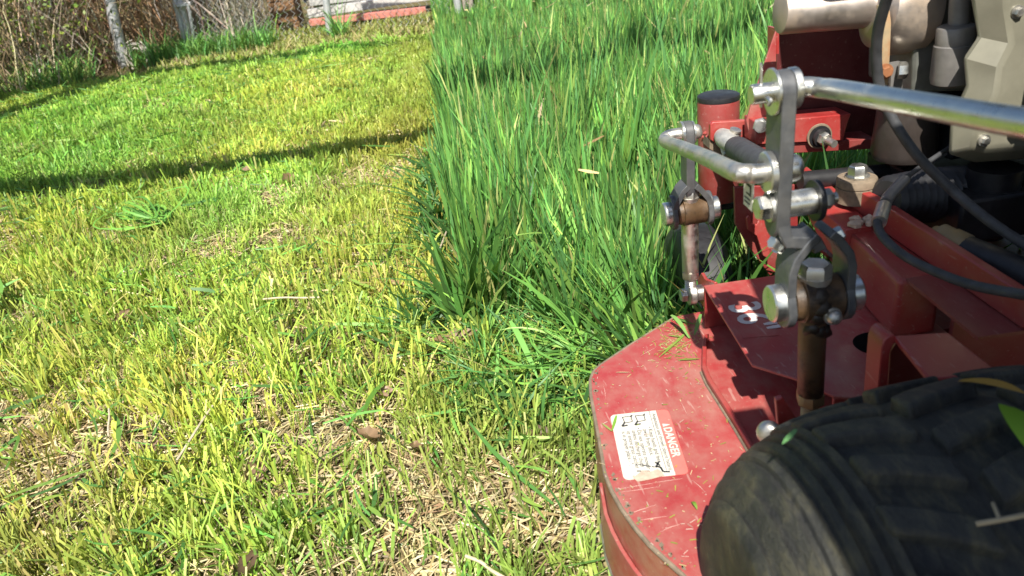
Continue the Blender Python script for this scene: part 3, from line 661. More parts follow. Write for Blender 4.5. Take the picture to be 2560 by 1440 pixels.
# Z shaped cross rod to the far lever
YFAR = 1.0
n0 = px(1938,428,Y=YN); f1 = px(1655,349,Y=YFAR); f0 = px(1722,332,Y=YFAR)
e1 = px(1868,437,Y=YN)
zr = part(B().tube([(lx-.001,YN,n0.z), (lx-.014,YN,n0.z), e1+Vector((.004,.002,0)), e1+Vector((-.006,.014,-.0005)), e1.lerp(f1,.35), e1.lerp(f1,.7), f1+Vector((.002,-.012,0)), f1+Vector((.006,.002,.001)), f1+Vector((.016,.004,.003)), f0], .0086, 22, 6), 'cross_rod', CHROME_DULL)
part(B().lathe((lx-.0005,YN,n0.z), (lx-.0065,YN,n0.z), [(0,.0185),(.8,.0185),(1,.017)], 32), 'rod_flange', CHROME, zr)
part(B().dome((rx,YN,n0.z+.001), (rx+.0145,YN,n0.z+.001), .0125, 22), 'rod_end_button', CHROME, zr)
part(B().box((lx-.012,YN+.012,n0.z-.040), (lx-.0105,YN+.034,n0.z-.012)), 'id_label', WHITE_LABEL, arm)
b = B()
for (y0,z0,y1,z1) in ((.016,-.018,.026,-.017),(.016,-.018,.017,-.026),(.017,-.026,.026,-.026),(.018,-.031,.03,-.031),(.018,-.035,.03,-.035)):
    b.box((lx-.0124,YN+min(y0,y1)-.0008,n0.z+min(z0,z1)-.0008),(lx-.0121,YN+max(y0,y1)+.0008,n0.z+max(z0,z1)+.0008))
part(b, 'label_print', INK, arm)
# pivot spacer with bolt
pv = px(1962,512,Y=YN)
hexbolt(arm, 'pivot_bolt', (lx,YN,pv.z), (-1,0,0), .0118, .010, CHROME, .0135)
b = B().cyl((rx,YN,pv.z), (rx+.026,YN,pv.z), .0118, n=26); part(b, 'spacer', CHROME, arm)
b = B().lathe((rx+.0262,YN,pv.z), (rx+.031,YN,pv.z), [(0,.0185),(1,.0185)], 24); part(b, 'rubber_washer', BLACK, arm)
b = B().cyl((rx+.0312,YN,pv.z), (rx+.0342,YN,pv.z), .0125, n=24); b.hexa((rx+.0344,YN,pv.z), (rx+.043,YN,pv.z), .0095).cyl((rx+.043,YN,pv.z),(rx+.0475,YN,pv.z),.005,n=12); part(b, 'lock_nut', CHROME_DULL, arm)
for dx, s_ in ((-.020, -1), (.026, 1)):
    q = Vector((ab.x+dx+.012, YN-.003, ab.z-.006)); b = B().cyl(q, q+Vector((s_*.003,-.0005,.002)), .0085, n=18); b.hexa(q+Vector((s_*.003,-.0005,.002)), q+Vector((s_*.010,-.002,.006)), .0068); part(b, 'clevis_bolt', CHROME, arm)
# far linkage
ykf = px(1724,527,Y=YFAR); xlf = px(1682,530,Y=YFAR).x; xrf = px(1770,522,Y=YFAR).x; abf = px(1722,465,Y=YFAR); sbf = px(1726,680,Y=YFAR)
linkage(YFAR, f0, abf, ykf, xlf, xrf, .0205, sbf, .86, False)
axf = px(1719,380,Y=YFAR).x
fa = plate_yz(axf-.006, axf+.006, stadium(YFAR, abf.z-.004, YFAR, f0.z, .014, .0165), 'lift_arm', DARKSTEEL, MW, .0014)
part(B().cyl((axf+.0062,YFAR,f0.z), (axf+.0085,YFAR,f0.z), .0155, n=24), 'washer', CHROME, fa)
part(B().dome((axf+.0085,YFAR,f0.z), (axf+.020,YFAR,f0.z), .010), 'rod_end_button', CHROME_DULL, fa)
part(B().cyl((axf-.0062,YFAR,f0.z), (axf-.0095,YFAR,f0.z), .0165, n=24), 'rod_flange', CHROME, fa)
# rod end eye, bolt and the tab it fixes to
ey = px(1728,735,Y=YFAR)
eye = part(B().lathe((ey.x-.007,YFAR,ey.z), (ey.x+.007,YFAR,ey.z), [(0,.012),(.15,.0165),(.85,.0165),(1,.012)], 24), 'rod_end_eye', CHROME_DULL)
part(B().cyl((ey.x,YFAR,ey.z+.012), (sbf.x,YFAR,sbf.z-.010), .008, .0075, 16), 'rod_end_shank', CHROME_DULL, eye)
hexbolt(eye, 'eye_bolt', (ey.x-.0075,YFAR,ey.z), (-1,0,0), .0105, .009, CHROME_DULL)
part(B().cyl((ey.x+.0075,YFAR,ey.z), (ey.x+.017,YFAR,ey.z), .0125, n=20), 'eye_spacer', CHROME_DULL, eye)
tx = ey.x+.0172
plate_yz(tx, tx+.005, [(YFAR-.055, ZD+.001), (YFAR-.055, ZP+.0005), (YFAR-.012, ey.z+.028), (YFAR+.006, ey.z+.030), (YFAR+.024, ey.z+.012), (YFAR+.024, ZD+.001)], 'lift_tab', RED, MW)
# ---- caster: tube, cap, fork, wheel, arm
YC = 1.22; ct = px(1796,244,Y=YC); cr = (px(1848,250,Y=YC).x-px(1746,250,Y=YC).x)/2; cb = px(1780,470,Y=YC)
cst = part(B().lathe((ct.x,YC,ct.z-.003), (ct.x,YC,.27), [(0,cr*.97),(.02,cr),(.98,cr),(1,cr*.95)], 40), 'caster_tube', paint('less_lit_red_tube', (.25,.026,.024), .35, (.3,.2,.16), .4, .5))  # base red darkened because the tube is less lit
part(B().lathe((ct.x,YC,ct.z-.0028), (ct.x,YC,ct.z+.006), [(0,cr*1.0),(.4,cr*1.01),(.8,cr*.99),(1,cr*.9)], 40), 'tube_cap', BLACK, cst)
b = B()
for k in range(26):
    a = rad(-150+k*5.2); h = ct.z-.045+.006*math.sin(k*1.7)-.012*abs(k-13)/13
    c = Vector((ct.x+math.cos(a)*(cr+.0005), YC+math.sin(a)*(cr+.0005), h)); b.add([c+Vector((.0045*math.cos(u)*math.cos(v_),.0045*math.cos(u)*math.sin(v_),.0045*math.sin(u)))*(.8+.3*random.random()) for u in (-1.2,0,1.2) for v_ in (0,1.57,3.14,4.71)], [(i+4*j,(i+1)%4+4*j,(i+1)%4+4*(j+1),i+4*(j+1)) for j in range(2) for i in range(4)])
part(b, 'weld_bead', RED, cst)
fk = part(B().box((ct.x-.055,YC-.022,.255), (ct.x+.055,YC+.022,.264)), 'caster_fork', BLACK, MW, .002)
for s_ in (-1, 1): part(B().box((ct.x+s_*.052-.004,YC-.022,.10), (ct.x+s_*.052+.004,YC+.022,.2545)), 'fork_leg', BLACK, fk, .0015)
wc = Vector((px(1700,640,Y=YC-.03).x+.03, YC-.03, .118)); wx = wc.x-.035
def tyre_lathe(x0, x1, yc, zc, prof, n=64):
    return B().lathe((x0,yc,zc), (x1,yc,zc), prof, n, False)
whl = part(tyre_lathe(wc.x-.04, wc.x+.04, wc.y, wc.z, [(0,.05),(0,.085),(.06,.104),(.2,.1165),(.5,.118),(.8,.1165),(.94,.104),(1,.085),(1,.05)], 56), 'caster_wheel', BLACK)
part(B().lathe((wc.x-.038,wc.y,wc.z), (wc.x+.038,wc.y,wc.z), [(0,.051),(1,.051)], 30), 'wheel_hub', BLACK, whl)
# arm from tube to rail, bracket plate, ball joint, boot
part(B().prism([(ct.x+.01,YC-.02,ct.z-.052),(ct.x+.01,YC-.02,ct.z-.105),(ct.x+.15,YC-.02,ct.z-.105),(ct.x+.15,YC-.02,ct.z-.052)], (0,.04,0)), 'caster_arm', RED, MW, .004)
YB = YC-.055
bp = [px(1776,312,Y=YB), px(1782,305,Y=YB), px(1876,300,Y=YB), px(1886,302,Y=YB), px(1884,362,Y=YB), px(1850,380,Y=YB), px(1812,372,Y=YB), px(1776,350,Y=YB)]
bpl = part(B().prism(bp, (0,.010,0)), 'damper_bracket', RED, MW, .0015)
part(B().prism([px(1774,350,Y=YB+.005), px(1812,374,Y=YB+.005), px(1810,392,Y=YB+.005), px(1774,372,Y=YB+.005)], (0,.05,0)), 'bracket_underside', DIRTY_TAN, bpl)
j0 = px(1818,352,Y=YB-.012); j1 = px(1838,368,Y=YB-.05); j2 = px(1925,425,Y=YB-.29)
b = B().lathe(px(1802,338,Y=YB-.002), j1, [(0,.012),(.3,.016),(.6,.015),(1,.012)], 14); b.tube([px(1808,345,Y=YB-.01), px(1812,372,Y=YB-.02), px(1818,388,Y=YB-.03)], .007, 8, 4)
jn = part(b, 'ball_joint', metal('cast_alloy', (.5,.49,.46), .5, (.3,.26,.2), .4, .5, .6))
c = px(1832,344,Y=YB-.02); part(B().hexa(c, c+Vector((.002,-.004,.010)), .011).cyl(c+Vector((.002,-.004,.010)), c+Vector((.003,-.005,.014)), .009, n=14), 'joint_bolt', CHROME_DULL, jn)
part(B().lathe(j1, j2, [(0,.013),(.02,.017),(.1,.0185),(.5,.0185),(1,.0185)], 30), 'damper_boot', RUBBER)
# front panel, side plate, crossbar
YPn = 1.13
sp = [px(1941,74,Y=YPn), px(1903,182,Y=YPn), px(1866,300,Y=YPn), px(1872,330,Y=YPn), px(1930,380,Y=YPn), px(1941,300,Y=YPn)]
part(B().prism(sp, (0,.004,0)), 'side_plate', RED_DUSTY, MW, .001)
fp = [px(1942,62,Y=YPn+.03), px(1942,378,Y=YPn+.03), px(2330,352,Y=YPn+.03), px(2330,20,Y=YPn+.03), px(2140,52,Y=YPn+.03)]
part(B().prism(fp, (0,.004,0)), 'front_panel', paint('shaded_red_panel', (.10,.011,.013), .12, (.3,.2,.16), .4, .25), MW, .001)  # base red darkened to carry the panel's deep shade
e0 = px(1941,72,Y=YPn-.001); e1_ = px(1941,135,Y=YPn-.001)
part(B().prism([e0, e1_, e1_+Vector((.004,0,0)), e0+Vector((.004,0,0))], (0,.034,0)), 'panel_edge', RED)
cbp = [px(1890,306,Y=YPn-.03), px(2128,284,Y=YPn-.03), px(2118,312,Y=YPn-.03), px(2108,352,Y=YPn-.03), px(2085,352,Y=YPn-.03), px(1890,362,Y=YPn-.03)]
cb_ = part(B().prism(cbp, (0,.05,0)), 'crossbar', RED, MW, .0015)
part(B().prism([px(1890,363,Y=YPn-.024), px(2192,347,Y=YPn-.024), px(2192,372,Y=YPn-.024), px(1890,388,Y=YPn-.024)], (0,.05,0)), 'crossbar_lower', RED_SHADED, MW, .001)
q = px(2048,340,Y=YPn-.032); b = B().cyl(q, q+Vector((0,-.004,0)), .0165, n=26).cyl(q+Vector((0,-.004,0)), q+Vector((.001,-.010,-.001)), .0135, n=24)
nb = part(b, 'rubber_grommet', BLACK, cb_); b = B().hexa(q+Vector((.001,-.010,-.001)), q+Vector((.003,-.020,-.002)), .0105).cyl(q+Vector((.003,-.020,-.002)), q+Vector((.007,-.036,-.004)), .0058, n=14)
part(b, 'crossbar_bolt', CHROME_DULL, cb_)
part(B().lathe(q+Vector((0,-.0002,0)), q+Vector((0,-.0022,0)), [(0,.0195),(1,.019)], 26), 'grommet_washer', DIRTY_TAN, cb_)
q = px(1903,312,Y=YPn-.036); part(B().hexa(q, q+Vector((-.004,-.008,0)), .012).cyl(q+Vector((-.004,-.008,0)), q+Vector((-.006,-.012,0)), .0085, n=14), 'frame_bolt', CHROME, cb_)
part(B().prism([px(u, v, Y=1.06) for u, v in ((1836,468),(1995,462),(1995,640),(1925,690),(1868,610),(1838,560))], (0,.006,0)), 'frame_gusset', RED_SHADED, MW, .001)
part(B().prism([px(u, v, Y=1.045) for u, v in ((1866,545),(1872,538),(1880,560),(1892,562),(1900,540),(1925,536),(1925,648),(1908,640),(1892,590),(1870,575))], (0,.005,0)), 'slotted_tab', RED, MW, .001)
# bushing with flange bolt, black bar, bellows
q = px(2138,500,Y=.95); qt = px(2134,444,Y=.95)
bu = part(B().lathe((q.x,.95,q.z), (q.x,.95,qt.z), [(0,.026),(.62,.026),(.63,.0245),(.67,.0245),(.68,.026),(.95,.026),(1,.025)], 36), 'bushing', DIRTY_TAN)
b = B().cyl((q.x,.95,qt.z+.0002), (q.x,.95,qt.z+.003), .016, n=26).hexa((q.x,.95,qt.z+.003), (q.x,.95,qt.z+.017), .0125); part(b, 'flange_bolt', CHROME, bu)
part(B().cyl(px(2000,452,Y=1.04), px(2480,408,Y=1.04), .0135, n=20), 'cross_shaft', BLACK)
s0, s1 = px(2215,498,Y=.9), px(2440,478,Y=.95); prof = []
for k in range(15): prof += [(k/15,.024+.004*min(k,6)/6), ((k+.5)/15,.031+.006*min(k,6)/6)]
part(B().lathe(s0, s1, prof+[(1,.026)], 26), 'bellows_boot', BLACK)
# hose with brass ferrule
h0, h1, h2 = px(2332,583,Y=.80), px(2412,626,Y=.76), px(2640,735,Y=.66)
hs = part(B().lathe(h0.lerp(h1,.0), h1, [(0,.010),(.18,.0125),(.2,.0165),(.55,.017),(.57,.0185),(.95,.019),(1,.0175)], 22), 'hose_ferrule', BRASS)
part(B().tube([h1, h1.lerp(h2,.5)+Vector((0,0,.003)), h2], .0178, 20, 8), 'black_hose', BLACK)
# cables
part(B().tube([px(2240,-60,Y=.78), px(2212,12,Y=.80), px(2192,100,Y=.82), px(2196,200,Y=.83), px(2225,285,Y=.82), px(2290,385,Y=.80), px(2375,470,Y=.78), px(2470,550,Y=.74), px(2590,630,Y=.70)], .0058, 14, 8), 'throttle_cable', RUBBER)
cc = [px(2385,362,Y=.92), px(2305,415,Y=.88), px(2262,448,Y=.86), px(2222,492,Y=.84), px(2194,545,Y=.80), px(2206,590,Y=.76), px(2262,640,Y=.72), px(2345,682,Y=.68), px(2440,715,Y=.64), px(2590,742,Y=.58)]
cab = part(B().tube(cc, lambda s: .0032 if s < .2 else .0052, 12, 8), 'control_cable', RUBBER)
part(B().tube([cc[2], cc[3], cc[3].lerp(cc[4], .3)], .0072, 14, 6), 'cable_sleeve', CANGREY, cab)
b = B().cyl(cc[3].lerp(cc[4],.45), cc[4].lerp(cc[5],.25), .0085, n=16); part(b, 'cable_collar', CHROME_DULL, cab)
# floor and engine base
part(B().box((.50,.76,.236),(.98,1.08,.242)), 'centre_floor', RED_SHADED)
part(B().prism([px(2400,560,Z=.27), px(2425,528,Z=.27), px(2510,510,Z=.27), px(2530,552,Z=.27)], (0,0,-.02)), 'idler_cover', RED_SHADED, MW, .002)
part(B().box((.60,.86,.30),(.98,1.10,.36)), 'engine_base', BLACK, MW, .004)
q = px(2480,470,Y=.9); part(B().lathe((q.x,.9,.385),(q.x,.9,.29), [(0,.032),(.5,.032),(.7,.029),(1,.024)], 28), 'spindle_housing', BLACK)
# engine: muffler pipe and body, strap, block, canister, shroud, starter
m0, m1 = px(1950,33,Y=1.03), px(2230,12,Y=1.03)
ex = part(B().lathe(m0, m1, [(0,.0255),(.02,.0272),(1,.0272)], 36, True), 'exhaust_pipe', MUFFLER)
part(B().lathe(m0+(m0-m1)*.004, m0, [(0,.024),(1,.0255)], 30), 'pipe_end', MUFFLER, ex)
c = px(2235,40,Y=1.02); part(B().lathe(c+Vector((-.035,0,.012)), c+Vector((.05,.0,-.004)), [(0,.028),(.15,.047),(.5,.055),(.85,.05),(1,.03)], 30), 'muffler', MUFFLER)
part(B().strap([px(2206,10,Y=.98), px(2212,60,Y=.975), px(2209,140,Y=.975), px(2204,215,Y=.98)], (.016,.004,0), .004), 'rusty_strap', metal('rusted_strap', (.42,.33,.2), .6, (.36,.13,.04), .8, .4, .2, 40), MW, .0006)
c = px(2211,178,Y=.972); b = B().cyl(c, c+Vector((0,-.004,0)), .010, n=20).hexa(c+Vector((0,-.004,0)), c+Vector((0,-.009,0)), .0075); part(b, 'rusty_bolt', metal('rusted_bolt', (.35,.14,.06), .7, (.2,.08,.03), .6, .6, .2))
part(B().strap([px(2232,155,Y=.985), px(2240,190,Y=.985), px(2236,260,Y=.985)], (.018,.003,0), .004), 'steel_tab', CANGREY)
c = px(2246,176,Y=.975); part(B().hexa(c, c+Vector((.010,-.004,.0)), .011), 'tab_bolt', CHROME)
e0, e1_ = px(2300,-40,Y=1.0), px(2276,235,Y=1.0)
blk = part(B().prism([px(2290,-160,Y=.99), px(2288,60,Y=.99), px(2280,232,Y=.99), px(2520,225,Y=.99), px(2560,-170,Y=.99)], (0,.12,0)), 'engine_block', ENGGREY, MW, .004)
for k in range(5):
    a_ = px(2292,-60+k*26,Y=.985); b_ = px(2340,-66+k*26,Y=.985); part(B().box((a_.x,.972,a_.z-.0018),(b_.x,.9895,a_.z+.0018)), 'cooling_fin', ENGGREY, blk)
c0, c1_ = px(2392,62,Y=.94), px(2378,212,Y=.94); part(B().lathe(c0, c1_, [(0,.018),(.02,.0215),(.05,.0225),(.3,.0225),(.32,.024),(.85,.0255),(.95,.024),(1,.017)], 30), 'fuel_filter', CANGREY)
part(B().cyl(px(2405,-80,Y=.95), px(2396,64,Y=.945), .012, n=20), 'intake_pipe', CANGREY)
# shroud: a faceted moulded cover
Ys = .88
O = [(2424,-230),(2428,0),(2444,92),(2408,145),(2414,214),(2376,300),(2371,386),(2432,406),(2640,392),(2800,380),(2800,-240)]
F = [px(u, v, Y=Ys) for u, v in O]
I_ = [px(2520,-240,Y=Ys-.024), px(2516,20,Y=Ys-.024), px(2530,110,Y=Ys-.026), px(2500,170,Y=Ys-.028), px(2490,235,Y=Ys-.028), px(2440,330,Y=Ys-.026), px(2432,372,Y=Ys-.02), px(2470,380,Y=Ys-.02), px(2650,365,Y=Ys-.02), px(2800,340,Y=Ys-.02), px(2800,-240,Y=Ys-.024)]
n = len(F); back = [p+Vector((.09,.12,-.03)) for p in F]
fs = [(i, (i+1) % n, n+(i+1) % n, n+i) for i in range(n)] + [tuple(n+i for i in range(n))] + [(2*n+i, 2*n+(i+1) % n, (i+1) % n, i) for i in range(n)] + [tuple(2*n+i for i in reversed(range(n)))]
shr = part(B().add(F+I_+back, fs), 'engine_shroud', OLIVE, MW, .004, ang=25)
for u, v in ((2462,352),(2545,30),(2540,330)):
    q = px(u, v, Y=Ys-.026); part(B().cyl(q+Vector((0,.012,0)), q, .0075, n=18).hexa(q, q+Vector((0,-.005,0)), .0052), 'shroud_bolt', CHROME_DULL, shr)
# starter can and brace
c0 = px(2270,270,Y=1.02); part(B().lathe((c0.x,1.02,c0.z), (c0.x,1.02,px(2270,398,Y=1.02).z), [(0,.04),(.8,.044),(.93,.040),(1,.028)], 34), 'starter_can', plain('dark_brown_plastic', (.045,.036,.032), .4, 0, .2, 60))
part(B().box((c0.x+.045,.98,.37),(c0.x+.2,1.08,.46)), 'engine_sump', BLACK, MW, .006)
part(B().tube([px(2300,425,Y=.98), px(2430,345,Y=1.0)], .002, 8, 1), 'governor_rod', CANGREY)
# upper body behind the camera: handle tubes, unseen tank and console shaped for shade
for hx in (.5, .95): part(B().tube([(hx,.30,.36),(hx,.22,.62),(hx,-.05,1.02),(hx,-.5,1.08)], .0135, 14, 6), 'handle_tube', BLACK)
part(B().prism([(.20,-.08,.90),(.20,.14,.90),(.245,.18,.90),(.25,.345,.90),(.93,.345,.90),(.93,-.08,.90)], (0,0,.18)), 'tank_shade_block', BLACK, MW, .012, seg=3)  # unseen tank, outline stepped so its shade falls on plate and frame box
part(B().box((.155,-.06,.893),(.198,.15,.923)), 'floor_shade_ledge', BLACK, MW, .003)  # unseen ledge added to shade the deck floor by the lip
part(B().box((.088,-.45,1.10),(.99,-.13,1.15)), 'console_shade_block', BLACK, MW, .012, seg=3)  # unseen console, placed to shade the tyre
part(B().box((.44,.84,.80),(.80,1.0,.94)), 'cleaner_shade_block', BLACK, MW, .012, seg=3)  # unseen block added to keep sun off the front panel
part(B().box((.64,.10,.30),(.98,.80,.66)), 'engine_body', BLACK, MW, .02, seg=3)
# ---- drive wheel
WY, WZ = .385, .2
TPROF = [(.200,.012),(.168,.03),(.158,.055),(.153,.08),(.152,.104),(.155,.122),(.165,.141),(.182,.158),(.203,.170),(.228,.180),(.26,.187),(.30,.1925),(.35,.1955),(.40,.1965),(.44,.193),(.470,.184),(.487,.168),(.495,.145),(.482,.11),(.46,.09)]
def tr_at(x):
    pr = TPROF[5:18]
    for (xa, ra), (xb, rb) in zip(pr, pr[1:]):
        if xa <= x <= xb: return ra+(rb-ra)*(x-xa)/(xb-xa)
    return .122
wheel = empty('drive_wheel', (0,0,0)); wheel.parent = MW
RIB = list(TPROF[:5]); xr_ = .1525
while xr_ < .226:                                                       # shoulder ribs run round the tyre
    ra = tr_at(max(xr_, .1551)); RIB += [(xr_, ra), (xr_+.0012, ra+.0045), (xr_+.0062, tr_at(max(xr_+.0062, .1551))+.0045), (xr_+.0078, tr_at(max(xr_+.0078, .1551)))]; xr_ += .0112
RIB += [q_ for q_ in TPROF if q_[0] > .23 and q_[1] > .05]
b = B(); NS = 96; vs = []
for x, r in RIB:
    for k in range(NS): a = 2*math.pi*k/NS; vs.append(Vector((x, WY+math.cos(a)*r, WZ+math.sin(a)*r)))
fs = [(i*NS+k, i*NS+(k+1) % NS, (i+1)*NS+(k+1) % NS, (i+1)*NS+k) for i in range(len(RIB)-1) for k in range(NS)]
part(b.add(vs, fs), 'tyre', TYRE, wheel)
part(B().lathe((.21,WY,WZ),(.47,WY,WZ),[(0,.02),(.1,.02),(.12,.04),(.88,.08),(.9,.085),(1,.085)],40), 'rim', CHROME_DULL, wheel)
def lug(b, th, x0, x1, dth, h, skew=0, nx=4, curve=0):
    vs = []; fs = []
    for lvl in (0, 1):
        for i in range(nx+1):
            x = x0+(x1-x0)*i/nx; r = tr_at(x)+(-.002 if lvl == 0 else h)
            for s_ in (-1, 1):
                a = th+s_*dth*(1 if lvl == 0 else .82)+skew*(i/nx-.5)+curve*(i/nx)**2
                vs.append(Vector((x, WY+math.cos(a)*r, WZ+math.sin(a)*r)))
    m_ = (nx+1)*2
    for i in range(nx): fs += [(m_+2*i, m_+2*i+1, m_+2*i+3, m_+2*i+2), (2*i, 2*i+2, m_+2*i+2, m_+2*i), (2*i+1, m_+2*i+1, m_+2*i+3, 2*i+3)]
    fs += [(0, m_, m_+1, 1), (2*nx, 2*nx+1, m_+2*nx+1, m_+2*nx)]
    return b.add(vs, fs)
for k in range(24):
    a = 2*math.pi*k/24
    if not -.6 < (a+math.pi) % (2*math.pi)-math.pi < 2.6: continue
    for off_, x0, x1, sk in ((0,.226,.280,.12),(.13,.290,.354,-.12),(.05,.364,.428,.12)):
        jx = random.uniform(-.004,.004); part(lug(B(), a+off_+random.uniform(-.015,.015), x0+jx, x1+jx, .075*random.uniform(.85,1.1), .0105*random.uniform(.7,1.1), sk, 4, .03), 'lug', TYRE, wheel, .003, seg=3)

# ------------------------------------------------------------------ things lying on the mower
def on_tyre(u, v, r=.205):
    k = ray(u, v); a = k.y**2+k.z**2; oy, oz = -WY, CAM_H-WZ; bb = 2*(k.y*oy+k.z*oz); c = oy*oy+oz*oz-r*r
    t = (-bb-math.sqrt(max(0, bb*bb-4*a*c)))/(2*a); return CP+k*t
def tint_obj(name, vs, qs, col, mat, smooth=True):
    col = np.tile(np.array(col, float), (len(vs), 1)) if np.ndim(col) == 1 else np.array(col)
    return np_mesh(name, np.array([tuple(v) for v in vs]), np.array(qs), mat, col, smooth)
def ribbon(pts, w, up=Vector((0,0,1)), taper=True):
    vs = []; n = len(pts)
    for i, p in enumerate(pts):
        d = (pts[min(i+1, n-1)]-pts[max(i-1, 0)]).normalized(); s = d.cross(up)
        s = s.normalized() if s.length > 1e-4 else Vector((1,0,0)); ww = w*.5*((1-(abs(2*i/(n-1)-.85)/1.15)**2.2)*.9+.1 if taper else 1)
        vs += [p-s*ww+up*.0005, p+s*ww+up*.0005]
    return vs, [(2*i, 2*i+1, 2*i+3, 2*i+2) for i in range(n-1)]
def lerpn(p, q, n, sag=Vector((0,0,0))): return [p.lerp(q, i/(n-1))+sag*(4*(i/(n-1))*(1-i/(n-1))) for i in range(n)]
o = tint_obj('yellow_leaf', *ribbon(lerpn(on_tyre(2400,952,.207), on_tyre(2562,985,.210), 9, Vector((0,0,.004))), .011), (.45,.26,.05), GRASS)
tag(o, 'narrow yellow brown dead blade resting across the top of the tyre', 'leaf')
o = tint_obj('green_leaf', *ribbon(lerpn(on_tyre(2518,1015,.21), on_tyre(2575,1130,.21), 9, Vector((0,-.002,.006))), .021, Vector((-.1,-.7,.7))), (.22,.42,.03), GRASS)
tag(o, 'bright green blade lying on the tyre tread at the right edge', 'leaf')
o = B().tube([on_tyre(2440,1310,.206), on_tyre(2500,1300,.211), on_tyre(2575,1285,.212)], .0016, 6, 5).tube([on_tyre(2500,1300,.211), on_tyre(2482,1258,.208)], .0012, 6, 1).build('dry_stalk', plain('dry_stalk', (.34,.28,.18), .8))
tag(o, 'thin pale dry stalk lying on the lower part of the tyre tread', 'stalk')
o = tint_obj('green_clipping', *ribbon(lerpn(on_tyre(1990,1075,.206), on_tyre(1955,1112,.206), 5), .004), (.14,.33,.12), GRASS)
tag(o, 'small bluish green clipping stuck to the top left of the tyre', 'clipping')
# clod of dry mud on the frame rail
c = px(2150,556,Z=.339); b = B()
for k in range(9):
    r = random.uniform(.004,.009); q = c+Vector((random.uniform(-.013,.013), random.uniform(-.012,.012), r*.3)); vs = []
    for u in (-1.2,-.4,.4,1.2):
        for w_ in range(7): a = w_*.898; rr = r*random.uniform(.8,1.2); vs.append(q+Vector((math.cos(u)*math.cos(a)*rr, math.cos(u)*math.sin(a)*rr, math.sin(u)*rr*.7)))
    b.add(vs, [(j*7+i, j*7+(i+1)%7, (j+1)*7+(i+1)%7, (j+1)*7+i) for j in range(3) for i in range(7)]+[tuple(range(7)), tuple(21+i for i in range(7))])
tag(b.build('mud_clod', DUSTSTAIN, smooth=False), 'crumbly clod of dry tan mud on the red frame rail', 'mud')
# fine clippings on deck
vs = []; qs = []; cs = []
def deck_pt():
    while True:
        u, v = random.uniform(1490,1880), random.uniform(800,1420)
        if v > 950-(u-1480)*.72 and u < 1757+max(0,(v-930))*.58-6 and u > 1487+max(0,(v-1150))*.62: return dk(u, v, ZD+.0012)
for k in range(260):
    p = deck_pt(); a = random.uniform(0, 6.28); L = random.choice([.0006,.0008,.001,.0015,.002,.0035]); w_ = random.uniform(.0003,.0007); n0_ = len(vs)
    d = Vector((math.cos(a), math.sin(a), random.uniform(-.05,.2)))*L; s = Vector((-math.sin(a), math.cos(a), 0))*w_
    vs += [p-d-s, p-d+s, p+d+s, p+d-s]; qs.append((n0_, n0_+1, n0_+2, n0_+3)); cs += [random.choice([(.5,.42,.2),(.3,.36,.06),(.62,.5,.3),(.22,.30,.05),(.6,.45,.38),(.5,.38,.3)])]*4
for k in range(260):
    p = dk(random.gauss(1690,30), random.gauss(850,35), ZD+.0012)
    if p.x > .30 or p.x < .13: continue
    a = random.uniform(0, 6.28); L = random.uniform(.001,.004); w_ = .0005; n0_ = len(vs); d = Vector((math.cos(a), math.sin(a), .1))*L; s = Vector((-math.sin(a), math.cos(a), 0))*w_
    vs += [p-d-s, p-d+s, p+d+s, p+d-s]; qs.append((n0_, n0_+1, n0_+2, n0_+3)); cs += [random.choice([(.35,.34,.08),(.2,.3,.05),(.5,.42,.2)])]*4
tag(tint_obj('deck_clippings', vs, qs, cs, GRASS, False), 'tiny grass clippings and chaff sprinkled on the red deck', 'clippings', kind='stuff')
def sprig(name, label, specs, cat='grass sprig', mat=GRASS):
    V_ = []; Q_ = []; C_ = []
    for pts, w_, c in specs:
        v, q = ribbon(pts, w_); n_ = len(V_); V_ += v; Q_ += [tuple(i+n_ for i in f) for f in q]; C_ += [c]*len(v)
    return tag(tint_obj(name, V_, Q_, C_, mat), label, cat)
D2 = ZD+.002
sprig('grass_sprig', 'wilted forked green sprig lying at the front corner of the red deck', [
    (lerpn(dk(1678,788,D2+.02), dk(1722,846,D2), 8, Vector((0,0,.006))), .007, (.2,.38,.1)), (lerpn(dk(1752,786,D2+.015), dk(1736,838,D2+.002), 7), .006, (.14,.3,.08)),
    (lerpn(dk(1690,805,D2), dk(1716,800,D2), 5), .012, (.05,.11,.02)), (lerpn(dk(1700,800,D2+.003), dk(1738,812,D2), 6), .005, (.1,.2,.05)), (lerpn(dk(1725,846,D2), dk(1702,818,D2+.006), 6), .004, (.16,.3,.07))])
sprig('grass_sprig', 'thin branching green sprig lying on the deck below the front corner', [
    (lerpn(dk(1716,832,D2), dk(1650,892,D2), 8), .0042, (.22,.34,.06)), (lerpn(dk(1690,858,D2+.001), dk(1656,878,D2), 5), .003, (.3,.34,.08)), (lerpn(dk(1700,842,D2+.001), dk(1668,838,D2), 5), .003, (.26,.34,.08))])
sprig('grass_clipping', 'short olive blade lying across the deck beside the raised lip', [(lerpn(dk(1697,900,D2), dk(1750,897,D2), 6), .004, (.2,.26,.05))])
sprig('grass_sprig', 'small green sprig lying over the corner of the white decal', [(lerpn(dk(1541,1039,D2), dk(1530,1078,D2), 6), .0035, (.2,.4,.05)), (lerpn(dk(1530,1078,D2), dk(1504,1058,D2), 5), .0028, (.3,.36,.1))])
sprig('grass_clipping', 'curled green clipping on the deck below the decal', [(lerpn(dk(1730,1255,D2), dk(1743,1275,D2), 6, Vector((0,0,.003))), .004, (.16,.28,.04))])
sprig('dry_straw_stem', 'pale straw stem lying on the deck near the front bend', [(lerpn(dk(1540,931,D2), dk(1578,931,D2), 4), .0016, (.55,.45,.25))], 'straw')

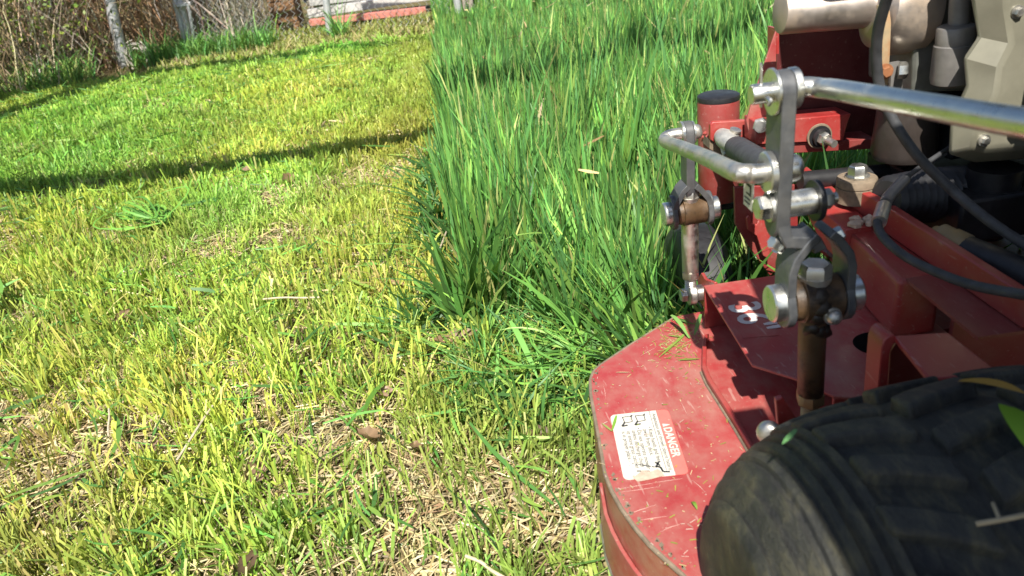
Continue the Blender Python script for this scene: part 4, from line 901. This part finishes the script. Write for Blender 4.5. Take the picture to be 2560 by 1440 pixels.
# ------------------------------------------------------------------ dead leaves, tufts and sticks on the lawn
def gpt(u, v, dz=.02):
    p = px(u, v, Z=dz); return Vector((p.x, p.y, dz+float(gz(np.array(p.x), np.array(p.y)))))
def dead_leaf(u, v, L, W, az, label, col, curl=.5, tilt=.25, dz=.03):
    c = gpt(u, v, dz); R = Matrix.Rotation(az, 3, 'Z') @ Matrix.Rotation(tilt, 3, 'X') @ Matrix.Rotation(random.uniform(-.3,.3), 3, 'Y')
    nu, nv = 10, 4; V_ = []; C_ = []; ph = random.random()*6
    for i in range(nu+1):
        t = i/nu; hw = W*.5*(math.sin(math.pi*min(1,t*.96+.04))**.75)*(1+.22*math.sin(t*19+ph))
        for j in range(nv+1):
            s = j/nv*2-1; x = (t-.5)*L; y = s*hw; z = curl*(s*s)*hw*.9+.22*L*curl*((t-.5)*2)**2+.0025*math.sin(9*t+4*s+ph)
            V_.append(c+R@Vector((x, y, z))); k = .8+.35*random.random()-.15*(abs(s) < .1); C_.append(tuple(a*k for a in col))
    Q_ = [(i*(nv+1)+j, i*(nv+1)+j+1, (i+1)*(nv+1)+j+1, (i+1)*(nv+1)+j) for i in range(nu) for j in range(nv)]
    return tag(tint_obj('dead_leaf', V_, Q_, C_, STRAW), label, 'leaf', 'dead leaves on the lawn')
TAN, BRN, PNK, DRK = (.46,.31,.17), (.25,.16,.09), (.34,.22,.15), (.14,.09,.055)
for a in [(1000,725,.055,.032,2.6,'pale orange tan dead leaf on stubble left of the tall grass edge',TAN,.35),
          (1140,738,.03,.022,1.0,'small tan leaf scrap in shade at the foot of the tall grass edge',TAN,.3),
          (1142,848,.085,.034,.15,'long curled brown dead leaf just below the tall grass edge',BRN,.8),
          (1490,745,.065,.03,2.2,'folded pinkish tan dead leaf inside the tall grass ahead of the deck',PNK,.7),
          (622,1158,.05,.034,1.2,'upright pinkish brown dead leaf alone in the lower left stubble',PNK,.6,.9),
          (1345,1072,.045,.026,.2,'dark reddish brown curled leaf left of the red deck',DRK,.7),
          (912,1072,.05,.03,2.5,'crumpled brown leaf on straw in the middle foreground',BRN,.9),
          (302,785,.045,.02,1.2,'thin brown leaf standing on edge in the left stubble',BRN,.6,.8),
          (722,455,.07,.04,1.4,'reddish brown leaf beyond the near shadow band',BRN,.5,.6),
          (372,1092,.035,.012,1.7,'narrow mauve grey leaf scrap pointing up in the left foreground',PNK,.4,.9),
          (608,1405,.06,.024,1.3,'dark brown leaf at the bottom edge of the lawn',DRK,.6),
          (955,962,.035,.026,.4,'small round pinkish leaf above the middle foreground straw',PNK,.5),
          (1305,795,.03,.02,1.8,'tiny curled tan leaf between cut heap and tall grass',TAN,.8,.8),
          (1410,905,.028,.02,.6,'pale leaf scrap beside the heap of cut grass near the deck',TAN,.4),
          (625,428,.05,.03,.2,'pink brown leaf lying in the near shadow band',PNK,.4),
          (1035,1095,.03,.02,2.0,'dull brown leaf crumb in the stubble left of the decal',BRN,.5)]:
    dead_leaf(*a[:8], *(a[8:9] or (.25,)), dz=.03)
def tuft(u0, v0, u1, v1, n, L, W, label, spread, cols, name='grass_tuft', z0=.035, fan=.35, rise=.03):
    a = gpt(u0, v0, z0); b_ = gpt(u1, v1, z0); d0 = (b_-a).normalized(); V_ = []; Q_ = []; C_ = []
    for k in range(n):
        an = random.gauss(0, fan); d = Matrix.Rotation(an, 3, 'Z') @ d0; l = L*random.uniform(.55,1.1); st = a+Vector((random.gauss(0,spread), random.gauss(0,spread), random.uniform(-.008,.02)))
        en = st+d*l+Vector((0,0,random.uniform(-.015,rise))); pts = lerpn(st, en, 8, Vector((-d.y,d.x,0))*random.gauss(0,.05*l/.2)+Vector((0,0,random.uniform(-.01,.035)*l/.2)))
        upv = Vector((random.gauss(0,.5), random.gauss(0,.5)-.3, 1)).normalized(); v, q = ribbon(pts, W*random.uniform(.6,1.2), upv); n_ = len(V_); V_ += v; Q_ += [tuple(i+n_ for i in f) for f in q]
        c = random.choice(cols); kk = random.uniform(.75,1.25); C_ += [tuple(x*kk for x in c)]*len(v)
    return tag(tint_obj(name, V_, Q_, C_, GRASS), label, 'grass tuft')
tuft(400,562,200,500,40,.25,.0065,'pulled tuft of long green blades lying flat on the left lawn',.012,[(.15,.36,.06),(.22,.44,.07),(.1,.26,.05)],z0=.055,fan=.14)
tuft(1450,880,1260,850,90,.14,.005,'heap of long cut green grass lying beside the front of the deck',.03,[(.12,.3,.05),(.2,.42,.07),(.08,.2,.04),(.26,.44,.09)],name='cut_grass_heap',z0=.045,fan=.62,rise=.05)
tuft(1640,905,1480,840,40,.14,.006,'loose cut blades lying against the front corner of the deck',.03,[(.16,.36,.06),(.24,.42,.08),(.1,.25,.05)],name='cut_grass_heap',z0=.04,fan=.6,rise=.05)
tuft(-40,760,60,640,10,.2,.008,'few long green blades sticking in at the left edge of the lawn',.02,[(.16,.36,.08),(.2,.4,.08)],z0=.05,fan=.4,rise=.08)
sprig('long_grass_blade', 'single long blade arching left from the tall grass edge', [(lerpn(gpt(830,648,.05), gpt(1080,640,.06), 12, Vector((0,0,.02))), .006, (.25,.42,.08))], 'grass blade')
sprig('long_grass_blade', 'dark green blade standing alone left of the tall grass edge', [(lerpn(gpt(972,668,.02), gpt(992,610,.10), 8), .008, (.12,.33,.14))], 'grass blade')
sprig('long_grass_blade', 'long blade bent across the front of the tall grass', [(lerpn(gpt(1180,650,.12), gpt(1420,590,.16), 12, Vector((0,0,.03))), .006, (.28,.46,.1))], 'grass blade')
sprig('long_grass_blade', 'pale green blade lying diagonally over the cut heap', [(lerpn(gpt(1275,800,.11), gpt(1345,940,.05), 10, Vector((0,0,.01))), .011, (.2,.44,.1))], 'grass blade')
def stick(u0, v0, u1, v1, r, label, c=(.5,.42,.3), dz=.045):
    a = gpt(u0, v0, dz); b_ = gpt(u1, v1, dz); o = B().tube([a, a.lerp(b_,.35)+Vector((.0015,.001,.002)), a.lerp(b_,.7)+Vector((-.001,.001,0)), b_], r, 7, 4).build('dry_stick', plain('stick_bark', c, .85, 0, .3, 80)); return tag(o, label, 'stick')
stick(430,1125,525,995,.0022,'long pale straight stick lying diagonally in the left foreground')
stick(1090,665,1128,575,.002,'thin pale stem leaning at the foot of the tall grass edge', dz=.06)
stick(266,1008,262,1068,.0018,'short grey stick standing in the left foreground')
stick(1160,1370,1260,1420,.0022,'thick split straw stalk at the bottom of the lawn', (.6,.5,.33))
stick(655,752,800,745,.002,'bundle of dry straw stalks lying in the middle of the lawn', (.58,.48,.32))

# ------------------------------------------------------------------ fence and what lies behind it
FY = 6.65
fence = empty('chain_link_fence', (-1, FY, 0)); tag(fence, 'galvanised chain link fence with grey posts across the back of the lawn', 'fence')
def post(u0, v0, u1, v1, y, r, h, mat=GALV, name='fence_post', parent=fence, cap=True):
    a = px(u0, v0, Y=y); t_ = px(u1, v1, Y=y); d = (t_-a).normalized(); a = a-d*(a.z+.05)/d.z; t_ = a+d*((h+.05)/d.z)
    b = B().cyl(a, t_, r, n=18)
    if cap: b.dome(t_-d*.01, t_+d*.03, r*1.12)
    return part(b, name, mat, parent), a, d
P1 = post(828,102,815,0,FY,.030,1.35)
P2 = post(1153,60,1142,0,FY-.05,.030,1.35)
P3 = post(312,165,274,0,FY+.1,.045,1.5)
P4 = post(470,132,437,0,FY+.25,.024,1.4)
P5 = post(482,135,452,0,FY+.25,.026,1.4)
P6 = post(494,148,468,0,FY+.18,.013,1.3)
for y_, u in ((12,452),(116,482)):
    q = px(u, y_, Y=FY+.2); part(B().box((q.x-.05,q.y-.035,q.z-.015),(q.x+.09,q.y+.035,q.z+.015)), 'gate_hinge', GALV, fence, .005)
for (xa, xb, y0_) in ((-2.25, -1.0, FY+.05), (-1.0, .03, FY-.02), (.03, 3.2, FY-.05)):
    part(B().cyl((xa,y0_,1.3),(xb,y0_,1.3),.021,n=14), 'top_rail', GALV, fence)
q = (3.2,FY-.05,0); part(B().cyl((3.2,FY-.05,-.05),(3.2,FY-.05,1.35),.03,n=16), 'fence_post', GALV, fence)
# woven wire: zigzag strands
def chain(x0, x1, yf, z0, z1, pitch=.058, r=.0026):
    n = int((x1-x0)/pitch); rows = int((z1-z0)/(pitch*.5)); k = np.arange(rows+1); V_ = []; Q_ = []; nb = 0
    for i in range(n):
        xs = x0+i*pitch+np.where((k % 2) == 0, 0, pitch*.52); zs = z0+k*pitch*.5; ys = np.full(rows+1, yf)+np.where((k % 2) == 0, -.0017, .0017)+.006*np.sin(xs*3)
        c = np.stack([xs, ys, zs], 1)
        ring = [c+np.array([r*math.cos(a), r*math.sin(a), 0]) for a in (0, 2.09, 4.19)]
        v = np.stack(ring, 1).reshape(-1, 3); V_.append(v); base = nb+np.arange(rows)*3
        for s in range(3): Q_.append(np.stack([base+s, base+(s+1) % 3, base+3+(s+1) % 3, base+3+s], 1))
        nb += len(v)
    return np.concatenate(V_), np.concatenate(Q_)
for xa, xb, yf in ((-2.2, -1.05, FY+.08), (-1.05, .03, FY+.03), (.03, 3.2, FY)):
    v, q = chain(xa, xb, yf, .03, 1.3); v = v-np.array(fence.location); o = np_mesh('chain_link_mesh', v, q, GALV); o.parent = fence; o['kind'] = 'stuff'
# wooden post beside the right metal post
b = B().box((.075,FY+.02,-.05),(.165,FY+.11,1.15)); o = b.build('wooden_post', plain('weathered_wood', (.30,.26,.21), .9, 0, .4, 30, .2, .8), None, .006, origin=(0,0,0)); tag(o, 'weathered grey wooden post right behind the right metal fence post', 'post')
# lumber behind the fence
def plank(u0, v0, u1, v1, y, th, dp, name, label, col, cat='plank'):
    a = px(u0, v0, Y=y); b_ = px(u1, v1, Y=y+.12); d = b_-a; vs = [a, b_, b_+Vector((0,0,th)), a+Vector((0,0,th))]
    o = B().prism(vs, (0, dp, 0)).build(name, plain(name+'_paint', col, .7, 0, .2, 12, .3, .3), None, .004); return tag(o, label, cat)
plank(772,46,1105,-4,7.5,.075,.12,'white_plank','long white painted plank nearest above the faded red board behind the fence',(.52,.50,.47))
plank(775,16,1140,-28,7.75,.06,.14,'white_plank','upper white plank stacked behind the lower one past the fence',(.48,.47,.44))
plank(772,30,1140,-18,7.9,.10,.05,'tan_board','dull tan board in shade between the two white planks',(.36,.32,.26))
plank(775,66,1066,34,7.25,.055,.10,'red_plank','faded pinkish red plank lying lowest behind the fence',(.55,.20,.16))
plank(760,8,1200,-52,8.1,.35,.05,'grey_siding','pale grey siding panel standing behind the planks',(.30,.29,.28),'panel')
cx0 = px(678,48,Y=7.6); cx1 = px(742,40,Y=7.6)
crate = empty('wooden_crate', (cx0.x, 7.6, 0)); tag(crate, 'brown weathered wooden crate standing behind the fence left of the planks', 'crate')
CW = plain('brown_board', (.26,.15,.08), .9, 0, .35, 25, .2, .6)
for k in range(3): part(B().box((cx0.x,7.6,.10+k*.19),(cx1.x,7.62,.10+k*.19+.18)), 'board', CW, crate, .003)
part(B().box((cx0.x+.01,7.625,.06),(cx0.x+.05,8.0,.68)), 'corner_post', CW, crate, .003); part(B().box((cx1.x-.05,7.625,.06),(cx1.x-.01,8.0,.68)), 'corner_post', CW, crate, .003)
part(B().box((cx0.x-.01,7.6,-.02),(cx0.x+.05,7.66,.095)), 'leg', CW, crate); part(B().box((cx1.x-.05,7.6,-.02),(cx1.x+.01,7.66,.095)), 'leg', CW, crate)

# dry brush thickets: each bush is stems plus a few leaves
def bush(x, y, w, h, n, label, cols, leaves, lcol, name='dry_bush', droop=.5):
    root = empty(name, (x, y, 0)); tag(root, label, 'bush', 'dry bushes along the fence'); T = 7
    p = np.stack([rng.normal(0, w*.36, n), rng.normal(0, .22, n), np.zeros(n)], 1); t = np.linspace(0, 1, T)
    L = h*rng.uniform(.35, 1.15, n); az = rng.uniform(0, 6.28, n); out = np.abs(rng.normal(.35, .3, n)); dr = rng.uniform(0, droop, n)
    st = rng.random(n) < .5; p[:, 2] = np.where(st, 0, rng.uniform(0, h*.7, n)); out = np.where(st, out, out+.5)
    X_ = p[:, 0, None]+np.cos(az)[:, None]*out[:, None]*L[:, None]*t+rng.normal(0, .018, (n, T)); Y_ = p[:, 1, None]+np.sin(az)[:, None]*out[:, None]*L[:, None]*t*.6+rng.normal(0, .018, (n, T))
    Z_ = np.maximum(p[:, 2, None]+L[:, None]*(t-dr[:, None]*t**2)+rng.normal(0, .012, (n, T)), .005); r = (rng.uniform(.0018, .006, n))[:, None]*(1-.7*t)
    ring = [np.stack([X_+r*math.cos(a), Y_+r*math.sin(a), Z_+r*math.sin(a+1)*.5], -1) for a in (0, 2.09, 4.19)]
    v = np.stack(ring, 2).reshape(-1, 3); base = (np.arange(n)*T*3)[:, None]+(np.arange(T-1)*3)[None]; Q_ = np.concatenate([np.stack([base+s, base+(s+1) % 3, base+3+(s+1) % 3, base+3+s], -1).reshape(-1, 4) for s in range(3)])
    c = np.repeat(pick(cols, n, None, .3), T*3, 0); o = np_mesh('stems', v, Q_, TWIGMAT, np.clip(c, .01, .8)); o.parent = root
    if leaves:
        m_ = leaves; k = rng.integers(0, n, m_); tt = rng.integers(1, T, m_); c_ = np.stack([X_[k, tt], Y_[k, tt], Z_[k, tt]], 1)+rng.normal(0, .03, (m_, 3)); c_[:, 2] = np.abs(c_[:, 2])
        a = rng.normal(0, 1, (m_, 3)); a /= np.linalg.norm(a, axis=1)[:, None]; b2 = np.cross(a, rng.normal(0, 1, (m_, 3))); b2 /= np.linalg.norm(b2, axis=1)[:, None]; s = rng.uniform(.008, .022, (m_, 1))
        v = np.stack([c_-a*s, c_-b2*s*.55, c_+a*s, c_+b2*s*.55], 1).reshape(-1, 3); o = np_mesh('leaves', v, np.arange(m_*4).reshape(-1, 4), GRASS, np.clip(np.repeat(pick(lcol, m_, None, .3), 4, 0), .01, .8), False); o.parent = root
    return root
TC = [(.36,.26,.15),(.27,.19,.11),(.44,.35,.23),(.18,.13,.09),(.40,.36,.28)]; LG = [(.16,.24,.04),(.24,.30,.05),(.10,.17,.03)]
RC = [(.38,.22,.12),(.30,.18,.10),(.46,.34,.2)]; GR_ = [(.42,.36,.28),(.34,.29,.23),(.5,.44,.34)]
for (u, v, y, w_, h, n, lab, cl, lv) in [
    (-40,238,6.2,.9,1.3,520,'leafy green and brown thicket at the far left edge',TC,3200),
    (90,215,6.5,.8,1.3,480,'tangled brown bush with green leaves in front of the leaning trunk',TC,2200),
    (200,185,7.0,.7,1.3,420,'brown bush with dark shaded base left of the leaning grey post',TC,700),
    (385,150,7.25,.8,1.3,560,'dense reddish brown brush between the leaning post and the gate posts',RC,120),
    (555,122,7.4,.5,1.3,420,'pale grey brown brush right of the gate posts',GR_,60),
    (612,114,7.15,.16,1.2,170,'upright tan stems growing just left of the wooden crate',GR_,30),
    (-60,120,7.6,1.2,1.5,420,'back thicket behind the left edge bush',TC,1500),
    (260,90,8.0,1.3,1.6,520,'back row of brown brush behind the leaning post',TC,250),
    (520,60,8.4,1.2,1.6,460,'back row of grey brush behind the gate posts',GR_,60)]:
    q = px(u, v, Z=0) if y is None else px(u, v, Y=y); bush(q.x, y, w_, h, n, lab, cl, lv, LG)
q0, q1 = px(185,190,Y=6.75), px(112,-10,Y=6.75)
tr_ = empty('leaning_tree', (q0.x, 6.75, 0)); tag(tr_, 'leaning grey barked young tree among the brush at the left', 'tree')
d = (q1-q0)/(q1.z-q0.z); part(B().tube([q0-d*(q0.z+.05), q0+d*.25+Vector((.02,0,0)), q0+d*.6, q0+d*1.2+Vector((.05,.05,0)), q0+d*2.2], lambda s: .052*(1-.5*s), 12, 5), 'trunk', BARK, tr_)
part(B().tube([q0+d*.45, q0+d*.6+Vector((.18,.02,.08)), q0+d*.9+Vector((.38,.05,.2))], lambda s: .022*(1-.6*s), 8, 5), 'branch', BARK, tr_)
q = px(330,135,Y=6.6); b = B()
for k in range(9): 
    r1 = random.uniform(.07,.15); ph = random.random()*6; b.tube([q+Vector((.05+math.cos(ph+a*.7)*r1*.7, -.03+random.uniform(-.02,.02), math.sin(ph+a*.7)*r1*.9-.02)) for a in range(6)], .0035, 5, 5)
tag(b.build('vine_coil', plain('bleached_vine', (.58,.53,.45), .8)), 'bleached tangle of loose vine coiled at the foot of the leaning post', 'vine')
# low weeds and litter in front of the planks, and grass at the fence foot
def weeds(n, x0, x1, y0, y1, hm, w0, cols):
    p = scatter(n, x0, x1, y0, y1); p = p[fnoise(p[:, 0], p[:, 1], 3, 91) > .33]; n = len(p); c1 = pick(cols, n, None, .25)
    return blades(z3(p), hm*rng.lognormal(0, .35, n), w0*rng.lognormal(0, .3, n), rng.uniform(0, 6.28, n), np.abs(rng.normal(.4, .3, n)), np.abs(rng.normal(.3, .3, n)), 3, c1*.8, c1, True)
WC = [(.38,.42,.09),(.30,.36,.08),(.42,.36,.16),(.34,.30,.14),(.24,.32,.07)]
obj_stuff('weedy_ground_cover', [weeds(16000, -2.3, .1, 5.8, 7.4, .045, .010, WC), weeds(3000, -4.2, -1.6, 5.9, 8.6, .05, .012, [(.30,.21,.12),(.22,.15,.09),(.16,.18,.05)])], GRASS, 'low yellowish weeds and litter at the foot of the fence', 'weeds')
obj_stuff('fence_foot_grass', [weeds(1500, -2.6, -1.5, 6.4, 6.9, .17, .008, TG[:4]), weeds(500, -3.5, -2.8, 5.85, 6.3, .2, .009, TG), weeds(120, -1.0, -.9, 6.4, 6.6, .2, .009, TG[:4])], GRASS, 'green grass tufts along the foot of the brush and fence posts', 'grass')

# ------------------------------------------------------------------ bare tree left of the picture whose limbs shade the lawn
tree = empty('bare_tree', (-3.6, .3, 0)); tag(tree, 'large leafless tree left of the lawn whose limbs throw the shadow bands', 'tree')
def shadow_src(x, y, h, z=0): k = (h-z)/S.z; return Vector((x+S.x*k, y+S.y*k, h))
part(B().tube([(-3.6,.3,-.1),(-3.55,.35,1.2),(-3.6,.45,2.8),(-3.5,.6,5),(-3.4,.7,7.2),(-3.3,.8,9)], lambda s: .24*(1-.55*s), 16, 5), 'trunk', BARK, tree)
l1 = [Vector((-3.58,.44,2.6))]+[shadow_src(x, y, 2.9+.05*i) for i, (x, y) in enumerate([(-2.6,3.1),(-1.9,3.04),(-1.2,2.93),(-.6,2.95),(0,3.0),(.7,3.15),(1.4,3.4),(2.2,3.7)])]
lb = part(B().tube(l1, lambda s: .09*(1-.25*s), 12, 6), 'limb', BARK, tree)
l2 = [Vector((-3.42,.7,6.9))]+[shadow_src(x, y, 7.0+.06*i) for i, (x, y) in enumerate([(-3.4,5.75),(-2.5,5.86),(-1.7,5.80),(-1.0,5.72),(-.3,5.66),(.5,5.5),(1.6,5.3)])]
part(B().tube(l2, lambda s: .10*(1-.45*s), 12, 6), 'limb', BARK, tree)
for (a0, pts) in ((l1[3], [(.3,-.25,.35),(.8,-.4,.5)]), (l1[5], [(.25,.25,.2),(.7,.5,.3)]), (l1[6], [(.1,.35,.1),(.5,.8,.2)]), (l1[7], [(-.1,.4,.3),(.2,.9,.5)])):
    part(B().tube([a0]+[a0+Vector(p) for p in pts], lambda s: .05*(1-.6*s), 8, 5), 'twig', BARK, tree)
